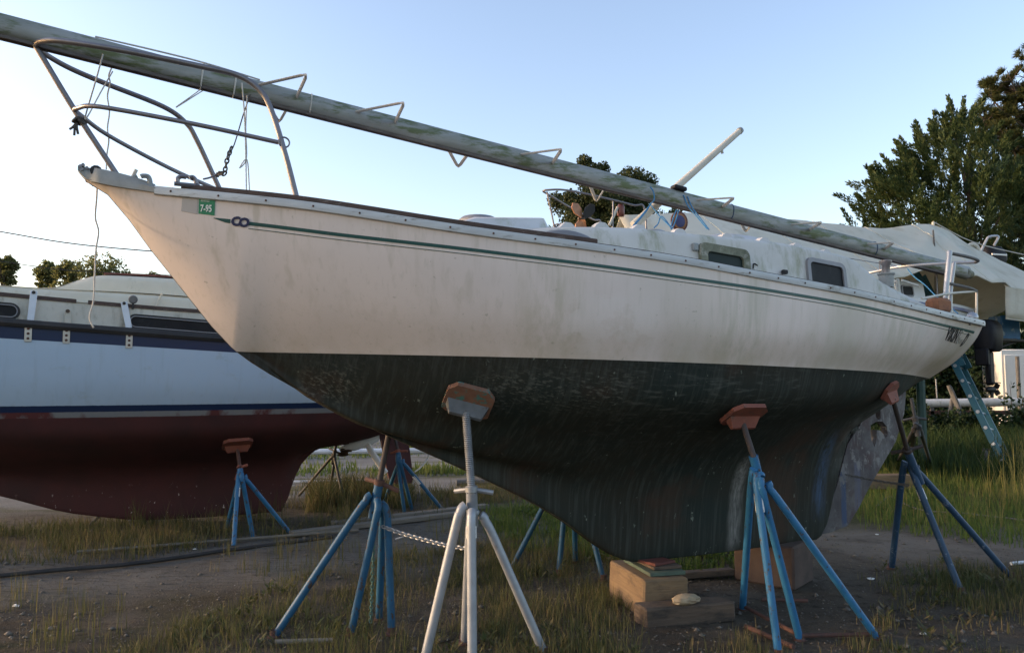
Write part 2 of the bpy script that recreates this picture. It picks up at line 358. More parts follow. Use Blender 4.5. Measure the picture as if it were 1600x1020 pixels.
# ------------------------------------------------------------------ mesh builder
class MB:
    def __init__(self): self.v, self.f, self.mi = [], [], []
    def add(self, vs, fs, m=0):
        o = len(self.v); self.v.extend([tuple(map(float, p)) for p in vs])
        for f in fs: self.f.append(tuple(i + o for i in f)); self.mi.append(m)
        return self
    def tube(self, pts, r, seg=8, m=0, cap=True, flat=None):
        P = [Vector(p) for p in pts]; nP = len(P)
        rad = [r] * nP if isinstance(r, (int, float)) else list(r)
        up = None; rings = []
        for i in range(nP):
            t = (P[min(i + 1, nP - 1)] - P[max(i - 1, 0)])
            if t.length < 1e-9: t = Vector((0, 0, 1))
            t.normalize()
            if up is None:
                up = t.cross(Vector((0, 0, 1)))
                if up.length < .05: up = t.cross(Vector((1, 0, 0)))
            up = (up - t * up.dot(t)); up.normalize()
            w = t.cross(up)
            ring = []
            for k in range(seg):
                a = 2 * math.pi * k / seg
                ring.append(P[i] + (up * math.cos(a) + w * math.sin(a) * (flat or 1)) * rad[i])
            rings.append(ring)
        vs = [p for rg in rings for p in rg]; fs = []
        for i in range(nP - 1):
            for k in range(seg):
                a, b = i * seg + k, i * seg + (k + 1) % seg
                fs.append((a, b, b + seg, a + seg))
        if cap:
            fs.append(tuple(range(seg - 1, -1, -1))); fs.append(tuple((nP - 1) * seg + k for k in range(seg)))
        return self.add(vs, fs, m)
    def box(self, c, size, ax=None, ch=0.0, m=0):
        """box with chamfered edges; ax = 3 axis vectors"""
        ax = [Vector(a) for a in (ax or ((1, 0, 0), (0, 1, 0), (0, 0, 1)))]
        bm = bmesh.new(); bmesh.ops.create_cube(bm, size=1)
        for v in bm.verts: v.co = Vector((v.co.x * size[0], v.co.y * size[1], v.co.z * size[2]))
        if ch: bmesh.ops.bevel(bm, geom=bm.edges[:], offset=ch, segments=1, affect='EDGES')
        bm.verts.index_update()
        vs = [Vector(c) + ax[0] * v.co.x + ax[1] * v.co.y + ax[2] * v.co.z for v in bm.verts]
        fs = [tuple(v.index for v in f.verts) for f in bm.faces]; bm.free()
        return self.add(vs, fs, m)
    def prism(self, a, b, m=0):
        """two matching outlines joined; caps both"""
        k = len(a); vs = list(a) + list(b)
        fs = [(i, (i + 1) % k, (i + 1) % k + k, i + k) for i in range(k)]
        fs += [tuple(range(k - 1, -1, -1)), tuple(range(k, 2 * k))]
        return self.add(vs, fs, m)
    def loft(self, rows, m=0, closed=False, caps=False):
        nr, k = len(rows), len(rows[0]); vs = [p for r in rows for p in r]; fs = []
        for i in range(nr - 1):
            for j in range(k if closed else k - 1):
                a, b = i * k + j, i * k + (j + 1) % k
                fs.append((a, b, b + k, a + k))
        if caps: fs += [tuple(range(k - 1, -1, -1)), tuple((nr - 1) * k + j for j in range(k))]
        return self.add(vs, fs, m)
    def lathe(self, base, axis, prof, seg=14, m=0):
        """prof: list of (radius, distance along axis)"""
        ax = Vector(axis).normalized(); e = ax.cross(Vector((0, 0, 1)))
        if e.length < .05: e = Vector((1, 0, 0))
        e.normalize(); w = ax.cross(e); B = Vector(base)
        rows = [[B + ax * d + (e * math.cos(2 * math.pi * k / seg) + w * math.sin(2 * math.pi * k / seg)) * r for k in range(seg)] for r, d in prof]
        return self.loft(rows, m, True, True)
    def build(self, name, mats, parent=None, smooth=True, local=False, fixn=True):
        me = bpy.data.meshes.new(name)
        vs = self.v
        if parent is not None and not local:
            w = world_of(parent).inverted(); vs = [w @ Vector(p) for p in vs]
        me.from_pydata([tuple(p) for p in vs], [], self.f)
        for mm in (mats if isinstance(mats, (list, tuple)) else [mats]):
            me.materials.append(MATS[mm] if isinstance(mm, str) else mm)
        me.polygons.foreach_set('material_index', self.mi)
        if fixn:
            bm = bmesh.new(); bm.from_mesh(me)
            bmesh.ops.remove_doubles(bm, verts=bm.verts[:], dist=1e-5)
            bmesh.ops.recalc_face_normals(bm, faces=bm.faces[:]); bm.to_mesh(me); bm.free()
        if smooth:
            me.polygons.foreach_set('use_smooth', [True] * len(me.polygons)); me.set_sharp_from_angle(angle=R_(38))
        me.update()
        o = bpy.data.objects.new(name, me); COL.objects.link(o)
        if parent is not None: o.parent = parent
        return o
WORLDM = {}
def world_of(o): return WORLDM.get(o.name) or Matrix()
def thing(name, label, cat, loc, yaw=0, group=None):
    o = bpy.data.objects.new(name, None); COL.objects.link(o)
    o.empty_display_size = .2
    o.location = Vector(loc); o.rotation_euler = (0, 0, yaw)
    o['label'] = label; o['category'] = cat
    if group: o['group'] = group
    WORLDM[o.name] = Matrix.Translation(Vector(loc)) @ Matrix.Rotation(yaw, 4, 'Z')
    return o
def sub(o): WORLDM[o.name] = world_of(o.parent); return o      # a part that will carry sub-parts
def solo(mb, name, label, cat, mats, loc, group=None, yaw=0, **k):
    """a thing that is one mesh, its origin at its base"""
    M = Matrix.Translation(Vector(loc)) @ Matrix.Rotation(yaw, 4, 'Z'); Mi = M.inverted()
    mb.v = [tuple(Mi @ Vector(p)) for p in mb.v]
    o = mb.build(name, mats, None, **k); o.location = Vector(loc); o.rotation_euler = (0, 0, yaw)
    o['label'] = label; o['category'] = cat
    if group: o['group'] = group
    return o
def structure(o, kind='structure'): o['kind'] = kind; return o
def smoothpath(pts, n=5): return crs(pts, n)

# ------------------------------------------------------------------ ground
def bumps(x, y):
    return (.012 * np.sin(1.7 * x + .6 * y) * np.sin(1.1 * y - .4 * x) + .008 * np.sin(4.1 * x + 1.3) * np.sin(3.3 * y + .4 * x)
            + .006 * np.sin(9.3 * x + 2 * y) * np.sin(8.1 * y - 3 * x))
def gz(x, y): return bumps(np.asarray(x, float), np.asarray(y, float)) * np.clip(1.2 - np.hypot(x, y) / 40, 0, 1)
q = np.linspace(-1, 1, 221)
gx = np.sinh(q * 5.2) / np.sinh(5.2) * 500
q = np.linspace(-.75, 1, 261)
gy = np.sinh(q * 5.2) / np.sinh(5.2) * 600 + 5
XX, YY = np.meshgrid(gx, gy)
ZZ = gz(XX, YY)
vs = np.stack([XX, YY, ZZ], -1).reshape(-1, 3)
nx, ny = len(gx), len(gy)
idx = np.arange(nx * ny).reshape(ny, nx)
fs = np.stack([idx[:-1, :-1], idx[:-1, 1:], idx[1:, 1:], idx[1:, :-1]], -1).reshape(-1, 4)
me = bpy.data.meshes.new('ground'); me.from_pydata(vs.tolist(), [], fs.tolist())
me.polygons.foreach_set('use_smooth', [True] * len(me.polygons))
n = NT('yard_ground')
s = n.sep()
def road_axis():                                   # signed distance from the worn lane, in the direction of the boats
    d = n.n.new('ShaderNodeVectorMath'); d.operation = 'DOT_PRODUCT'
    n.link(n.tc.outputs['Object'], d.inputs[0]); d.inputs[1].default_value = (-.365, .931, 0)
    w = n.mul(n.noise(.7, 4), .9)
    return n.mul(n.mul(d.outputs['Value'], w, 'SUBTRACT'), .45, 'SUBTRACT')
asph = n.mix(n.ramp(n.noise(1.2, 6, .65), .35, .65), (.20, .192, .172), (.135, .125, .108))
asph = n.mix(n.ramp(n.noise((5, 22, 5), 6, .6), .52, .68), asph, (.088, .078, .064))
asph = n.mix(n.mul(n.ramp(n.noise(130, 2, .5), .62, .72), .6), asph, (.20, .19, .175))
dirt = n.mix(n.ramp(n.noise(1.6, 7, .65), .35, .65), (.078, .064, .048), (.135, .114, .088))
dirt = n.mix(n.ramp(n.noise(9, 8, .7), .52, .68), dirt, (.038, .031, .024))
dirt = n.mix(n.mul(n.ramp(n.noise(90, 3, .5), .66, .72), .7), dirt, (.17, .15, .12))
green = n.mix(n.ramp(n.noise(3, 6, .65), .35, .7), (.040, .048, .020), (.078, .070, .036))
ax_ = road_axis()
lane = n.mul(n.ramp(ax_, 5.25, 5.8), n.ramp(ax_, 8.1, 7.6))
lane = n.mul(lane, n.ramp(s[0], 1.2, -.6))
c = n.mix(lane, dirt, asph)
c = n.mix(n.mul(n.ramp(n.noise(1.1, 5), .48, .62), n.mul(n.ramp(s[1], 6.2, 5.2), n.ramp(s[0], .7, -.2))), c, green)
# sandy bare patch by the stern
k = n.mul(n.mul(n.ramp(s[0], 2.4, 3.4), n.ramp(s[1], 6.7, 7.3)), n.mul(n.ramp(s[1], 8.9, 8.2), n.ramp(s[0], 9, 6.5)))
k = n.mul(k, n.ramp(n.noise(1.8, 6), .34, .52))
c = n.mix(n.mul(k, .9), c, (.20, .175, .145))
# grass floor on the far right, pale gravel lot far behind
k = n.mul(n.ramp(s[1], 8.2, 9.2), n.ramp(s[0], 1.5, 3.0))
c = n.mix(k, c, n.mix(n.ramp(n.noise(2, 5), .4, .6), (.05, .065, .02), (.085, .085, .03)))
far = n.mul(n.ramp(ax_, 9.6, 10.6), n.ramp(s[0], 2.2, .6))
lot = n.mix(n.ramp(n.noise(.5, 6, .6), .35, .65), (.26, .25, .235), (.17, .16, .145))
lot = n.mix(n.ramp(n.noise((.35, 1.6, 1), 6, .65), .52, .62), lot, (.10, .10, .055))
c = n.mix(far, c, lot)
n.color(c); n.b.inputs['Roughness'].default_value = .95
n.b.inputs['Specular IOR Level'].default_value = .15
h = n.mul(n.mul(n.noise(4, 9, .72), 1.6), n.mul(n.noise(60, 5, .7), .5), 'ADD')
n.bump(h, 1.0, .06)
me.materials.append(n.m)
go = bpy.data.objects.new('ground', me); COL.objects.link(go); structure(go)

# ------------------------------------------------------------------ sailboat hulls
class Hull:
    def __init__(self, zs, b, zw, yw, zk, zc, f3, f4, ykk):
        self.zs, self.b, self.zw, self.yw, self.zk, self.zc = [pcurve(*t) for t in (zs, b, zw, yw, zk, zc)]
        self.f3, self.f4, self.ykk = pcurve(*f3), pcurve(*f4), pcurve(*ykk)
    def section(self, u, n=5):
        zs, b, zk = self.zs(u), self.b(u), self.zk(u)
        zw = max(self.zw(u), zk); yw = self.yw(u)
        if self.zw(u) <= zk: yw = .012
        zc = max(self.zc(u), zk); zc = min(zc, zw); dk = zc - zk; yk = self.ykk(u)
        yk = min(yk, yw)
        bulge = .035 * min(1, b / .6)
        top = [(b, zs), (yw + (b - yw) * .78 + bulge * .6, zs + (zw - zs) * .33), (yw + (b - yw) * .42 + bulge, zs + (zw - zs) * .68), (yw, zw)]
        low = [(yw, zw), (max(yk, yw * self.f3(u)), zw - .42 * (zw - zc)), (max(yk, yw * self.f4(u)), zw - .80 * (zw - zc)),
               (max(yk, yw * .23 + .4 * yk), zc - .14 * dk - .02 * (zw - zc)), (yk + .35 * (yw * .2) * min(1, dk), zc - .47 * dk), (yk, zk + .015 * min(1, dk * 5)), (yk * .4, zk)]
        return crs(top, n), crs(low, n)
    def y(self, u, z):
        """half breadth of the topsides at station u, height z"""
        t, l = self.section(u)
        a = np.vstack([t, l[1:]])[::-1]
        zz = np.maximum.accumulate(a[:, 1] + np.arange(len(a)) * 1e-7)
        return float(np.interp(z, zz, a[:, 0]))
    def loft(self, us, mats_top, mats_low, fr, keelcap=True):
        mb = MB()
        for sgn in (1, -1):
            rt, rl = [], []
            for u in us:
                t, l = self.section(u)
                rt.append([fr(u, sgn * y, z) for y, z in t]); rl.append([fr(u, sgn * y, z) for y, z in l])
            mb.loft(rt, mats_top); mb.loft(rl, mats_low)
            self_last = rl
            if sgn == 1: pl = [r[-1] for r in rl]
            else: sl = [r[-1] for r in rl]
        if keelcap: mb.loft([pl, sl], mats_low)
        return mb

H1 = Hull(zs=([0, .36, 1.04, 1.93, 2.63, 3.18, 3.74, 4.27, 4.88, 5.5, 6.2, 6.8], [2.70, 2.648, 2.57, 2.447, 2.382, 2.335, 2.279, 2.238, 2.192, 2.152, 2.122, 2.112]),
          b=([0, .3, .7, 1.2, 2, 3, 3.8, 4.5, 5.2, 6, 6.5, 6.8], [.03, .17, .375, .60, .87, 1.07, 1.13, 1.12, 1.03, .85, .71, .60]),
          zw=([0, 6.8], [1.80, 1.640]),
          yw=([0, .83, 1.2, 1.6, 2, 2.6, 3.2, 3.8, 4.4, 5, 5.6, 6.2, 6.6, 6.8], [.012, .014, .19, .41, .61, .85, .97, 1.02, .99, .89, .70, .40, .18, .07]),
          zk=([0, .05, .44, .83, 1.16, 1.55, 2.32, 2.9, 3.31, 3.45, 3.56, 5.36, 5.47, 5.60, 5.72, 5.84, 5.95, 6.3, 6.6, 6.8], [2.70, 2.69, 2.24, 1.78, 1.57, 1.36, 1.0, .71, .44, .37, .34, .34, .40, .72, 1.0, 1.2, 1.30, 1.46, 1.58, 1.64]),
          zc=([0, 1.55, 2.32, 3, 4, 5, 5.8, 6.3, 6.8], [2.7, 1.36, 1.20, 1.13, 1.13, 1.20, 1.30, 1.46, 1.64]),
          f3=([0, 1.2, 2.5, 4, 5.5, 6.8], [.6, .66, .84, .90, .85, .7]), f4=([0, 1.2, 2.5, 4, 5.5, 6.8], [.28, .33, .48, .56, .48, .4]),
          ykk=([0, .8, 2, 3.4, 4.2, 5.2, 5.5, 6, 6.8], [.012, .014, .03, .06, .10, .06, .035, .03, .03]))
U1 = sorted(set(list(np.linspace(.03, 6.75, 62)) + [.83] + list(np.linspace(3.3, 3.6, 6)) + list(np.linspace(5.3, 6.0, 12))))
BOAT = thing('sailboat', 'cream sailboat with green stripe and dark green-black bottom, propped up nearest the camera', 'sailboat', BO, YAW)
hull = H1.loft(U1, 0, 1, bw).build('hull', [M_TOP, M_BOT], BOAT)
# transom
t, l = H1.section(6.75)
half = np.vstack([t, l[1:]])
out = [bw(6.75 + .012, y, z) for y, z in half] + [bw(6.75 + .012, -y, z) for y, z in half[::-1]]
inn = [bw(6.75 - .02, y * .985, z) for y, z in half] + [bw(6.75 - .02, -y * .985, z) for y, z in half[::-1]]
MB().prism(out, inn).build('transom', [M_TOP], BOAT, smooth=False)
# deck
rows = []
for u in np.linspace(.06, 6.75, 40):
    b, z = H1.b(u) - .012, H1.zs(u) - .012
    rows.append([bw(u, b * k, z + .05 * (1 - k * k) * min(1, b)) for k in np.linspace(1, -1, 9)])
MB().loft(rows).build('deck', 'deck_white', BOAT)
def sheer_strip(u0, u1, z0, z1, out0, thick, sgn, n=60):
    rows = []
    for u in np.linspace(u0, u1, n):
        b, z = H1.b(u), H1.zs(u)
        o = b + out0
        rows.append([bw(u, sgn * y, z + dz) for y, dz in ((o - thick, z0), (o, z0 + .004), (o + .004, (z0 + z1) / 2), (o, z1 - .004), (o - thick, z1))])
    return MB().loft(rows, 0, True, True)
for sg in (1, -1):
    ru = sub(sheer_strip(.37, 6.745, -.038, .012, .012, .016, sg).build('rub_rail', 'alloy_strip', BOAT))
    mb = MB()
    for u in np.arange(.45, 6.7, .23):
        p = bw(u, sg * (H1.b(u) + .014), H1.zs(u) - .014); mb.lathe(p, PORT * sg, [(.006, -.003), (.006, .004), (.003, .006)], 6)
    rv = mb.build('rivets', 'rust', ru); rv['kind'] = 'stuff'
    sheer_strip(.50, 2.66, .010, .043, -.008, .025, sg).build('toe_rail', 'teak_dark', BOAT)
    sheer_strip(2.66, 6.74, .010, .020, -.008, .022, sg).build('rail_cap', 'teak_dark', BOAT)
# stem head fitting
rows = []
ulo = pcurve([-.005, .055, .38], [2.742, 2.684, 2.618]); uhi = pcurve([-.005, .14, .30, .38], [2.770, 2.742, 2.698, 2.665])
for u in np.linspace(-.005, .375, 14):
    hb = max(H1.b(max(u, .0)) + .012 if u > .06 else 0, .030 + (u + .005) * .2)
    lo, hi = ulo(u), uhi(u)
    rows.append([bw(u, hb, lo), bw(u, hb + .004, (lo + hi) / 2), bw(u, hb * .9, hi), bw(u, -hb * .9, hi), bw(u, -hb - .004, (lo + hi) / 2), bw(u, -hb, lo)])
fit = sub(MB().loft(rows, 0, True, True).build('stem_fitting', 'grey_casting', BOAT))
mb = MB(); mb.lathe(onv(150, 267, .055), PORT, [(.030, -.004), (.030, .006), (.02, .008)], 10)
mb.build('fairlead_hole', 'black_rubber', fit)
mb = MB()
for dx, dy in ((126, 260), (130, 258), (136, 263), (128, 265)): mb.lathe(onv(dx, dy, .035), PORT, [(.009, -.01), (.009, .012)], 6)
mb.build('bolt', 'stainless', fit)
MB().tube([onv(207, 278, .11), onv(213, 265, .12)], .010, 8).build('pin', 'rope_white', fit)
def horn(pts, v, r=.013):
    return MB().tube(smoothpath([onv(x, y, v) for x, y in pts], 4), r, 8)
horn([(235, 290), (234, 282), (231, 276), (224, 275), (220, 276)], .19).build('chock_horn', 'grey_casting', fit)
horn([(200, 283), (205, 279), (214, 275)], .13, .012).build('cleat', 'grey_casting', fit)
mb = horn([(277, 285), (278, 279), (283, 276), (291, 277)], .29, .012); mb.tube(smoothpath([onv(*p, .29) for p in ((307, 288), (305, 281), (301, 277), (296, 278))], 4), .012, 8)
mb.tube([onv(272, 287, .29), onv(312, 291, .29)], .012, 8)
mb.build('bow_chock', 'stainless', BOAT)

# cove stripe, logo, stickers, name: thin films following the topsides
def film(u0, u1, ztop, zbot, n, off=.003, taper=False):
    rows = []
    for i, u in enumerate(np.linspace(u0, u1, n)):
        a, b = ztop(u), zbot(u)
        if taper: b = a - (a - b) * (.15 + .85 * min(1, i / (n - 1) * 1.3))
        rows.append([bw(u, H1.y(u, z) + o, z) for z, o in ((a, off - .004), (a, off), ((a + b) / 2, off + .0005), (b, off), (b, off - .004))])
    return MB().loft(rows, 0, True, True)
zst = pcurve([.6, .852, 1.276, 1.827, 3.16, 4.305, 5.308, 5.9, 6.62], [2.490, 2.463, 2.408, 2.350, 2.232, 2.149, 2.080, 2.050, 2.028])
film(.835, 6.60, zst, lambda u: zst(u) - .018, 90).build('cove_stripe', 'stripe_green', BOAT)
film(.664, .745, lambda u: zst(u) + .004, lambda u: zst(u) - .017, 8, taper=True).build('cove_stripe', 'stripe_green', BOAT)
film(.835, 6.55, lambda u: zst(u) - .034, lambda u: zst(u) - .037, 90).build('pinstripe', 'stripe_green', BOAT)
def text_mesh(txt, size, extrude=0.0012, bold=0.0, xs=1.0, shear=0.0):
    cu = bpy.data.curves.new('lettering', 'FONT'); cu.body = txt; cu.size = size; cu.extrude = extrude; cu.offset = bold; cu.shear = shear
    cu.resolution_u = 3
    ob = bpy.data.objects.new('lettering', cu); COL.objects.link(ob)
    dg = bpy.context.evaluated_depsgraph_get()
    me = ob.evaluated_get(dg).to_mesh()
    vs = [(v.co.x * xs, v.co.y, v.co.z) for v in me.vertices]; fs = [tuple(p.vertices) for p in me.polygons]
    bpy.data.objects.remove(ob); bpy.data.curves.remove(cu)
    return vs, fs
def hull_text(txt, u0, z0, size, material, name, bold=0, xs=1, shear=0, slope=0.0, off=.005, parent=None):
    vs, fs = text_mesh(txt, size, .0012, bold, xs, shear)
    mb = MB(); mb.add([bw(u0 + x, H1.y(u0 + x, z0 + y + slope * x) + off + z, z0 + y + slope * x) for x, y, z in vs], fs)
    return mb.build(name, material, parent or BOAT, smooth=False)
hull_text('C', .750, 2.446, .062, 'logo_navy', 'logo_letter', .0035)
hull_text('O', .787, 2.440, .062, 'logo_navy', 'logo_letter', .0035)
def hull_patch(px, material, name, parent=None, off=.003):
    P = []
    for x, y in px:
        v = .3
        for _ in range(30): q = bl(onv(x, y, v)); v = H1.y(q[0], q[2])
        P.append(bl(bw(q[0], v, q[2])))
    mb = MB(); rows = []
    for k in np.linspace(0, 1, 5):
        a, b = lerp(P[0], P[1], k), lerp(P[3], P[2], k)
        rows.append([bw(p[0], H1.y(p[0], p[2]) + o, p[2]) for p, o in ((a, off - .004), (a, off), (lerp(a, b, .5), off), (b, off), (b, off - .004))])
    return mb.loft(rows, 0, True, True).build(name, material, parent or BOAT, smooth=False), P
hull_patch(((285, 307), (309, 309), (308, 335), (283, 330)), 'sticker_grey', 'blank_sticker')
st, P = hull_patch(((311, 309), (336, 312), (335, 337), (310, 334)), 'sticker_green', 'registration_sticker')
sub(st)
w = P[1][0] - P[0][0]; hgt = P[0][2] - P[3][2]
hull_text('7-95', P[3][0] + w * .10, P[3][2] + hgt * .13, hgt * .60, 'sticker_white', 'digits', .0012, .62, 0, -.05, .0045, st)
for k in (.78, .88): hull_text('- - - - - -', P[3][0] + w * .12, P[3][2] + hgt * (k - .04), hgt * .16, 'sticker_white', 'print_line', .001, .9, 0, -.08, .0045, st)
hull_text('VIKIN', 5.985, 1.938, .150, 'lettering_black', 'name_lettering', .0016, .70, .12, -.06)
hull_text('G', 6.265, 1.922, .150, 'lettering_faded', 'name_lettering', .001, .60, .12, -.06)
hull_text('on', 6.345, 1.924, .075, 'lettering_faded', 'name_lettering', .000, .8, .12, -.06)
hull_text('D', 6.432, 1.905, .150, 'lettering_black', 'name_lettering', .0016, .58, .12, -.06)

# coachroof
cw = pcurve([1.62, 2.0, 2.55, 3.2, 3.8, 4.4, 5.1, 5.4, 5.9], [.26, .40, .54, .62, .655, .67, .67, .665, .66])
czt = pcurve([1.62, 1.9, 2.4, 2.62, 3.2, 3.6, 4.3, 4.9, 5.12, 5.28, 5.42, 5.65, 5.9], [2.47, 2.512, 2.535, 2.570, 2.607, 2.605, 2.602, 2.570, 2.535, 2.46, 2.39, 2.315, 2.23])
def cabin_row(u):
    w, zt = cw(u), czt(u); zb = H1.zs(u) + .015; h = max(zt - zb, .012); r = min(.07, h * .45)
    half = [(w + .06, zb), (w + .055 - .02 * (h - r) / .3, zb + h - r), (w + .035 - r * .3, zt - r * .25), (w - r * .6, zt), (w * .5, zt + .045), (0, zt + .06)]
    half = crs(half, 3)
    return [bw(u, y, z) for y, z in half] + [bw(u, -y, z) for y, z in half[::-1][1:]]
cab = MB().loft([cabin_row(u) for u in np.concatenate([np.linspace(1.62, 5.0, 34), np.linspace(5.06, 5.9, 16)])], 0, False, False)
cabin = sub(cab.build('cabin', 'cabin_white', BOAT))
def rrect(x0, x1, y0, y1, r, n=4):
    P = []
    for cx, cy, a0 in ((x1 - r, y1 - r, 0), (x0 + r, y1 - r, 90), (x0 + r, y0 + r, 180), (x1 - r, y0 + r, 270)):
        for k in range(n + 1):
            a = R_(a0 + 90 * k / n); P.append((cx + r * math.cos(a), cy + r * math.sin(a)))
    return P
def ring(o, i, d0, d1, fr, m=0):
    mb = MB(); k = len(o)
    rows = [[fr(x, y, d) for x, y in L] for L, d in ((o, d0), (o, d1), (i, d1), (i, d0))]
    mb.loft([[r[j] for r in rows] for j in range(k)] + [[r[0] for r in rows]], m)
    return mb
def side_of(o, par, origin):
    M = world_of(par); T = BVHTree.FromPolygons([M @ v.co for v in o.data.vertices], [tuple(p.vertices) for p in o.data.polygons])
    def y(u, z):
        loc = T.ray_cast(Vector(origin + DIR * u + PORT * 4 + V(0, 0, z)), -Vector(PORT))[0]
        return float((np.array(loc) - origin) @ PORT) if loc is not None else None
    return y
cab_y = side_of(cabin, BOAT, BO)
def cabin_window(u0, u1, z0, z1, slope, r, fw, fm, pm, proud, sgn):
    ym = [cab_y(u0, z0 + .06), cab_y(u1, z0 - slope * (u1 - u0) + .06), cab_y(u0, z1 - .02), cab_y(u1, z1 - slope * (u1 - u0) - .02)]
    def fr(x, y, d):
        z = y - slope * (x - u0); k = (x - u0) / (u1 - u0); q = (y - z0 - .06) / (z1 - z0 - .08)
        return bw(x, sgn * ((ym[0] * (1 - k) + ym[1] * k) * (1 - q) + (ym[2] * (1 - k) + ym[3] * k) * q + d), z)
    o = rrect(u0, u1, z0, z1, r); i = rrect(u0 + fw, u1 - fw, z0 + fw, z1 - fw, r * .6)
    w = sub(ring(o, i, -.03, proud, fr).build('window', fm, cabin))
    MB().prism([fr(x, y, proud * .45) for x, y in i], [fr(x, y, -.03) for x, y in i]).build('pane', pm, w, smooth=False)
    return w
for sg in (1, -1):
    w = cabin_window(3.645, 4.055, 2.295, 2.535, .075, .045, .055, 'mossy_frame', 'window_green', .032, sg)
    w['label'] = 'window with a thick mossy frame'
    w = cabin_window(4.60, 4.985, 2.225, 2.503, .075, .05, .030, 'window_grey', 'window_dark', .022, sg)
    w['label'] = 'window with a slim grey frame'
for x, y in ((1086, 386), (1162, 399)): MB().box(onv(x, y, .70), (.045, .03, .05), (DIR, PORT, (0, 0, 1)), .006).build('window_clip', 'grey_casting', cabin)
MB().tube(smoothpath([onv(1177, 420, .72), onv(1178, 412, .72), onv(1184, 415, .72)], 4), .004, 6).build('wire_hook', 'black_plastic', cabin)
MB().box(onv(1226, 425, .74), (.045, .03, .03), (DIR, PORT, (0, 0, 1)), .006).build('rubber_stop', 'black_rubber', cabin)
for u in (2.78, 3.02, 3.30, 3.62, 4.02, 4.36, 4.68, 4.98):
    for sg in (1, -1):
        wv = cw(u) - .13
        mb = MB(); z = czt(u) + .012
        P = [(-.06, 0), (-.042, .022), (-.02, .038), (.022, .036), (.04, .022), (.06, 0)]
        mb.prism([bw(u + x, sg * (wv + .03), z + y - .004) for x, y in P], [bw(u + x, sg * (wv - .03), z + y - .004) for x, y in P])
        mb.build('handrail_foot', 'deck_white', cabin)
# sliding hatch garage, forward hatch with dome
def dome(u0, u1, w, h, zf, name, m, n=9):
    rows = []
    for k in np.linspace(0, 1, n):
        u = u0 + (u1 - u0) * k; e = math.sin(math.pi * min(1, max(0, k))) ** .5 if 0 < k < 1 else 0
        rows.append([bw(u, w * (.6 + .4 * e) * c_, zf(u) + h * e * (1 - abs(c_) ** 3)) for c_ in np.linspace(1, -1, 11)])
    return MB().loft(rows).build(name, m, cabin)
dome(4.05, 5.10, .34, .13, lambda u: czt(u) + .045, 'sea_hood', 'deck_white', 13)
def hz(u): return czt(u) + .04
rows = []
for k, (du, hh) in enumerate(((0, 0), (.02, .06), (.12, .095), (.60, .085), (.64, 0))):
    u = 2.09 + du
    rows.append([bw(u, y, max(hz(u) - .03, hz(u) - .01 + (hh if abs(y) < .28 else 0 if abs(y) > .32 else hh * .85))) for y in (.34, .31, .27, .1, -.1, -.27, -.31, -.34)])
ht = sub(MB().loft(rows).build('fore_hatch', 'deck_white', cabin))
MB().lathe(bw(2.33, .05, hz(2.33) + .085), (0, 0, 1), [(.145, -.01), (.14, .02), (.11, .045), (.09, .05), (.02, .052)], 18).build('hatch_dome', 'grey_plastic', BOAT)
MB().lathe(bw(3.72, .08, czt(3.7) + .05), (0, 0, 1), [(.06, 0), (.06, .035), (.115, .04), (.12, .055), (.09, .07), (.02, .074)], 18).build('deck_vent', 'stainless_bright', BOAT)
# grey scoop on the side deck
rows = []
for k in np.linspace(0, 1, 9):
    u = 2.37 + .30 * k; e = math.sin(math.pi * (.08 + .84 * k)) ** .45
    b = H1.b(u) - .075
    rows.append([bw(u, b + y, H1.zs(u) + .005 + .075 * e * (1 - (y / .045) ** 4)) for y in np.linspace(.045, -.045, 7)])
MB().loft(rows, 0, False, True).build('deck_scoop', 'grey_plastic', BOAT)
# sheet winch on the coaming
p = onv(1385, 441, .62)
wi = sub(MB().lathe(p, (0, 0, 1), [(.055, -.04), (.055, .05), (.065, .06), (.065, .07)], 16).build('winch', 'grey_casting', BOAT))
MB().lathe(p + V(0, 0, .07), (0, 0, 1), [(.032, 0), (.030, .06), (.045, .085), (.045, .10), (.02, .105)], 16).build('drum', 'stainless', wi)

# rudder
outl = [(5.36, .355), (5.47, .50), (5.62, .74), (5.76, 1.08), (5.92, 1.24), (6.02, 1.36), (6.10, 1.43), (6.42, 1.53), (6.55, 1.53), (6.51, 1.33), (6.37, 1.08), (6.19, .90), (6.01, .71), (5.86, .53), (5.73, .40), (5.52, .36)]
holes = [[(6.11, 1.36), (6.12, 1.30), (6.145, 1.275), (6.175, 1.29), (6.18, 1.35), (6.16, 1.405), (6.13, 1.41)],
         [(6.05, 1.235), (6.12, 1.262), (6.20, 1.262), (6.255, 1.215), (6.262, 1.15), (6.235, 1.115), (6.205, 1.15), (6.165, 1.185), (6.125, 1.19), (6.118, 1.12), (6.09, 1.045), (6.055, 1.10), (6.045, 1.17)]]
from mathutils.geometry import tessellate_polygon
polys = [[Vector((u, z, 0)) for u, z in L] for L in [outl] + holes]
tris = tessellate_polygon(polys)
flat = [(u, z) for L in [outl] + holes for u, z in L]
def thk(u): return .034 * max(.2, min(1, (6.75 - u) / .5))
mb = MB(); nF = len(flat)
vs = [bw(u, thk(u), z) for u, z in flat] + [bw(u, -thk(u), z) for u, z in flat]
fs = [tuple(t) for t in tris] + [tuple(i + nF for i in t[::-1]) for t in tris]
o0 = 0
for L in [outl] + holes:
    k = len(L); fs += [(o0 + i, o0 + (i + 1) % k, o0 + (i + 1) % k + nF, o0 + i + nF) for i in range(k)]; o0 += k
mb.add(vs, fs)
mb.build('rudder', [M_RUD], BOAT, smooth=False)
# propeller shaft boss seen in the aperture
MB().tube([bw(5.80, 0, 1.19), bw(6.06, 0, 1.22)], [.04, .028], 10).build('shaft_boss', M_BOT, BOAT)

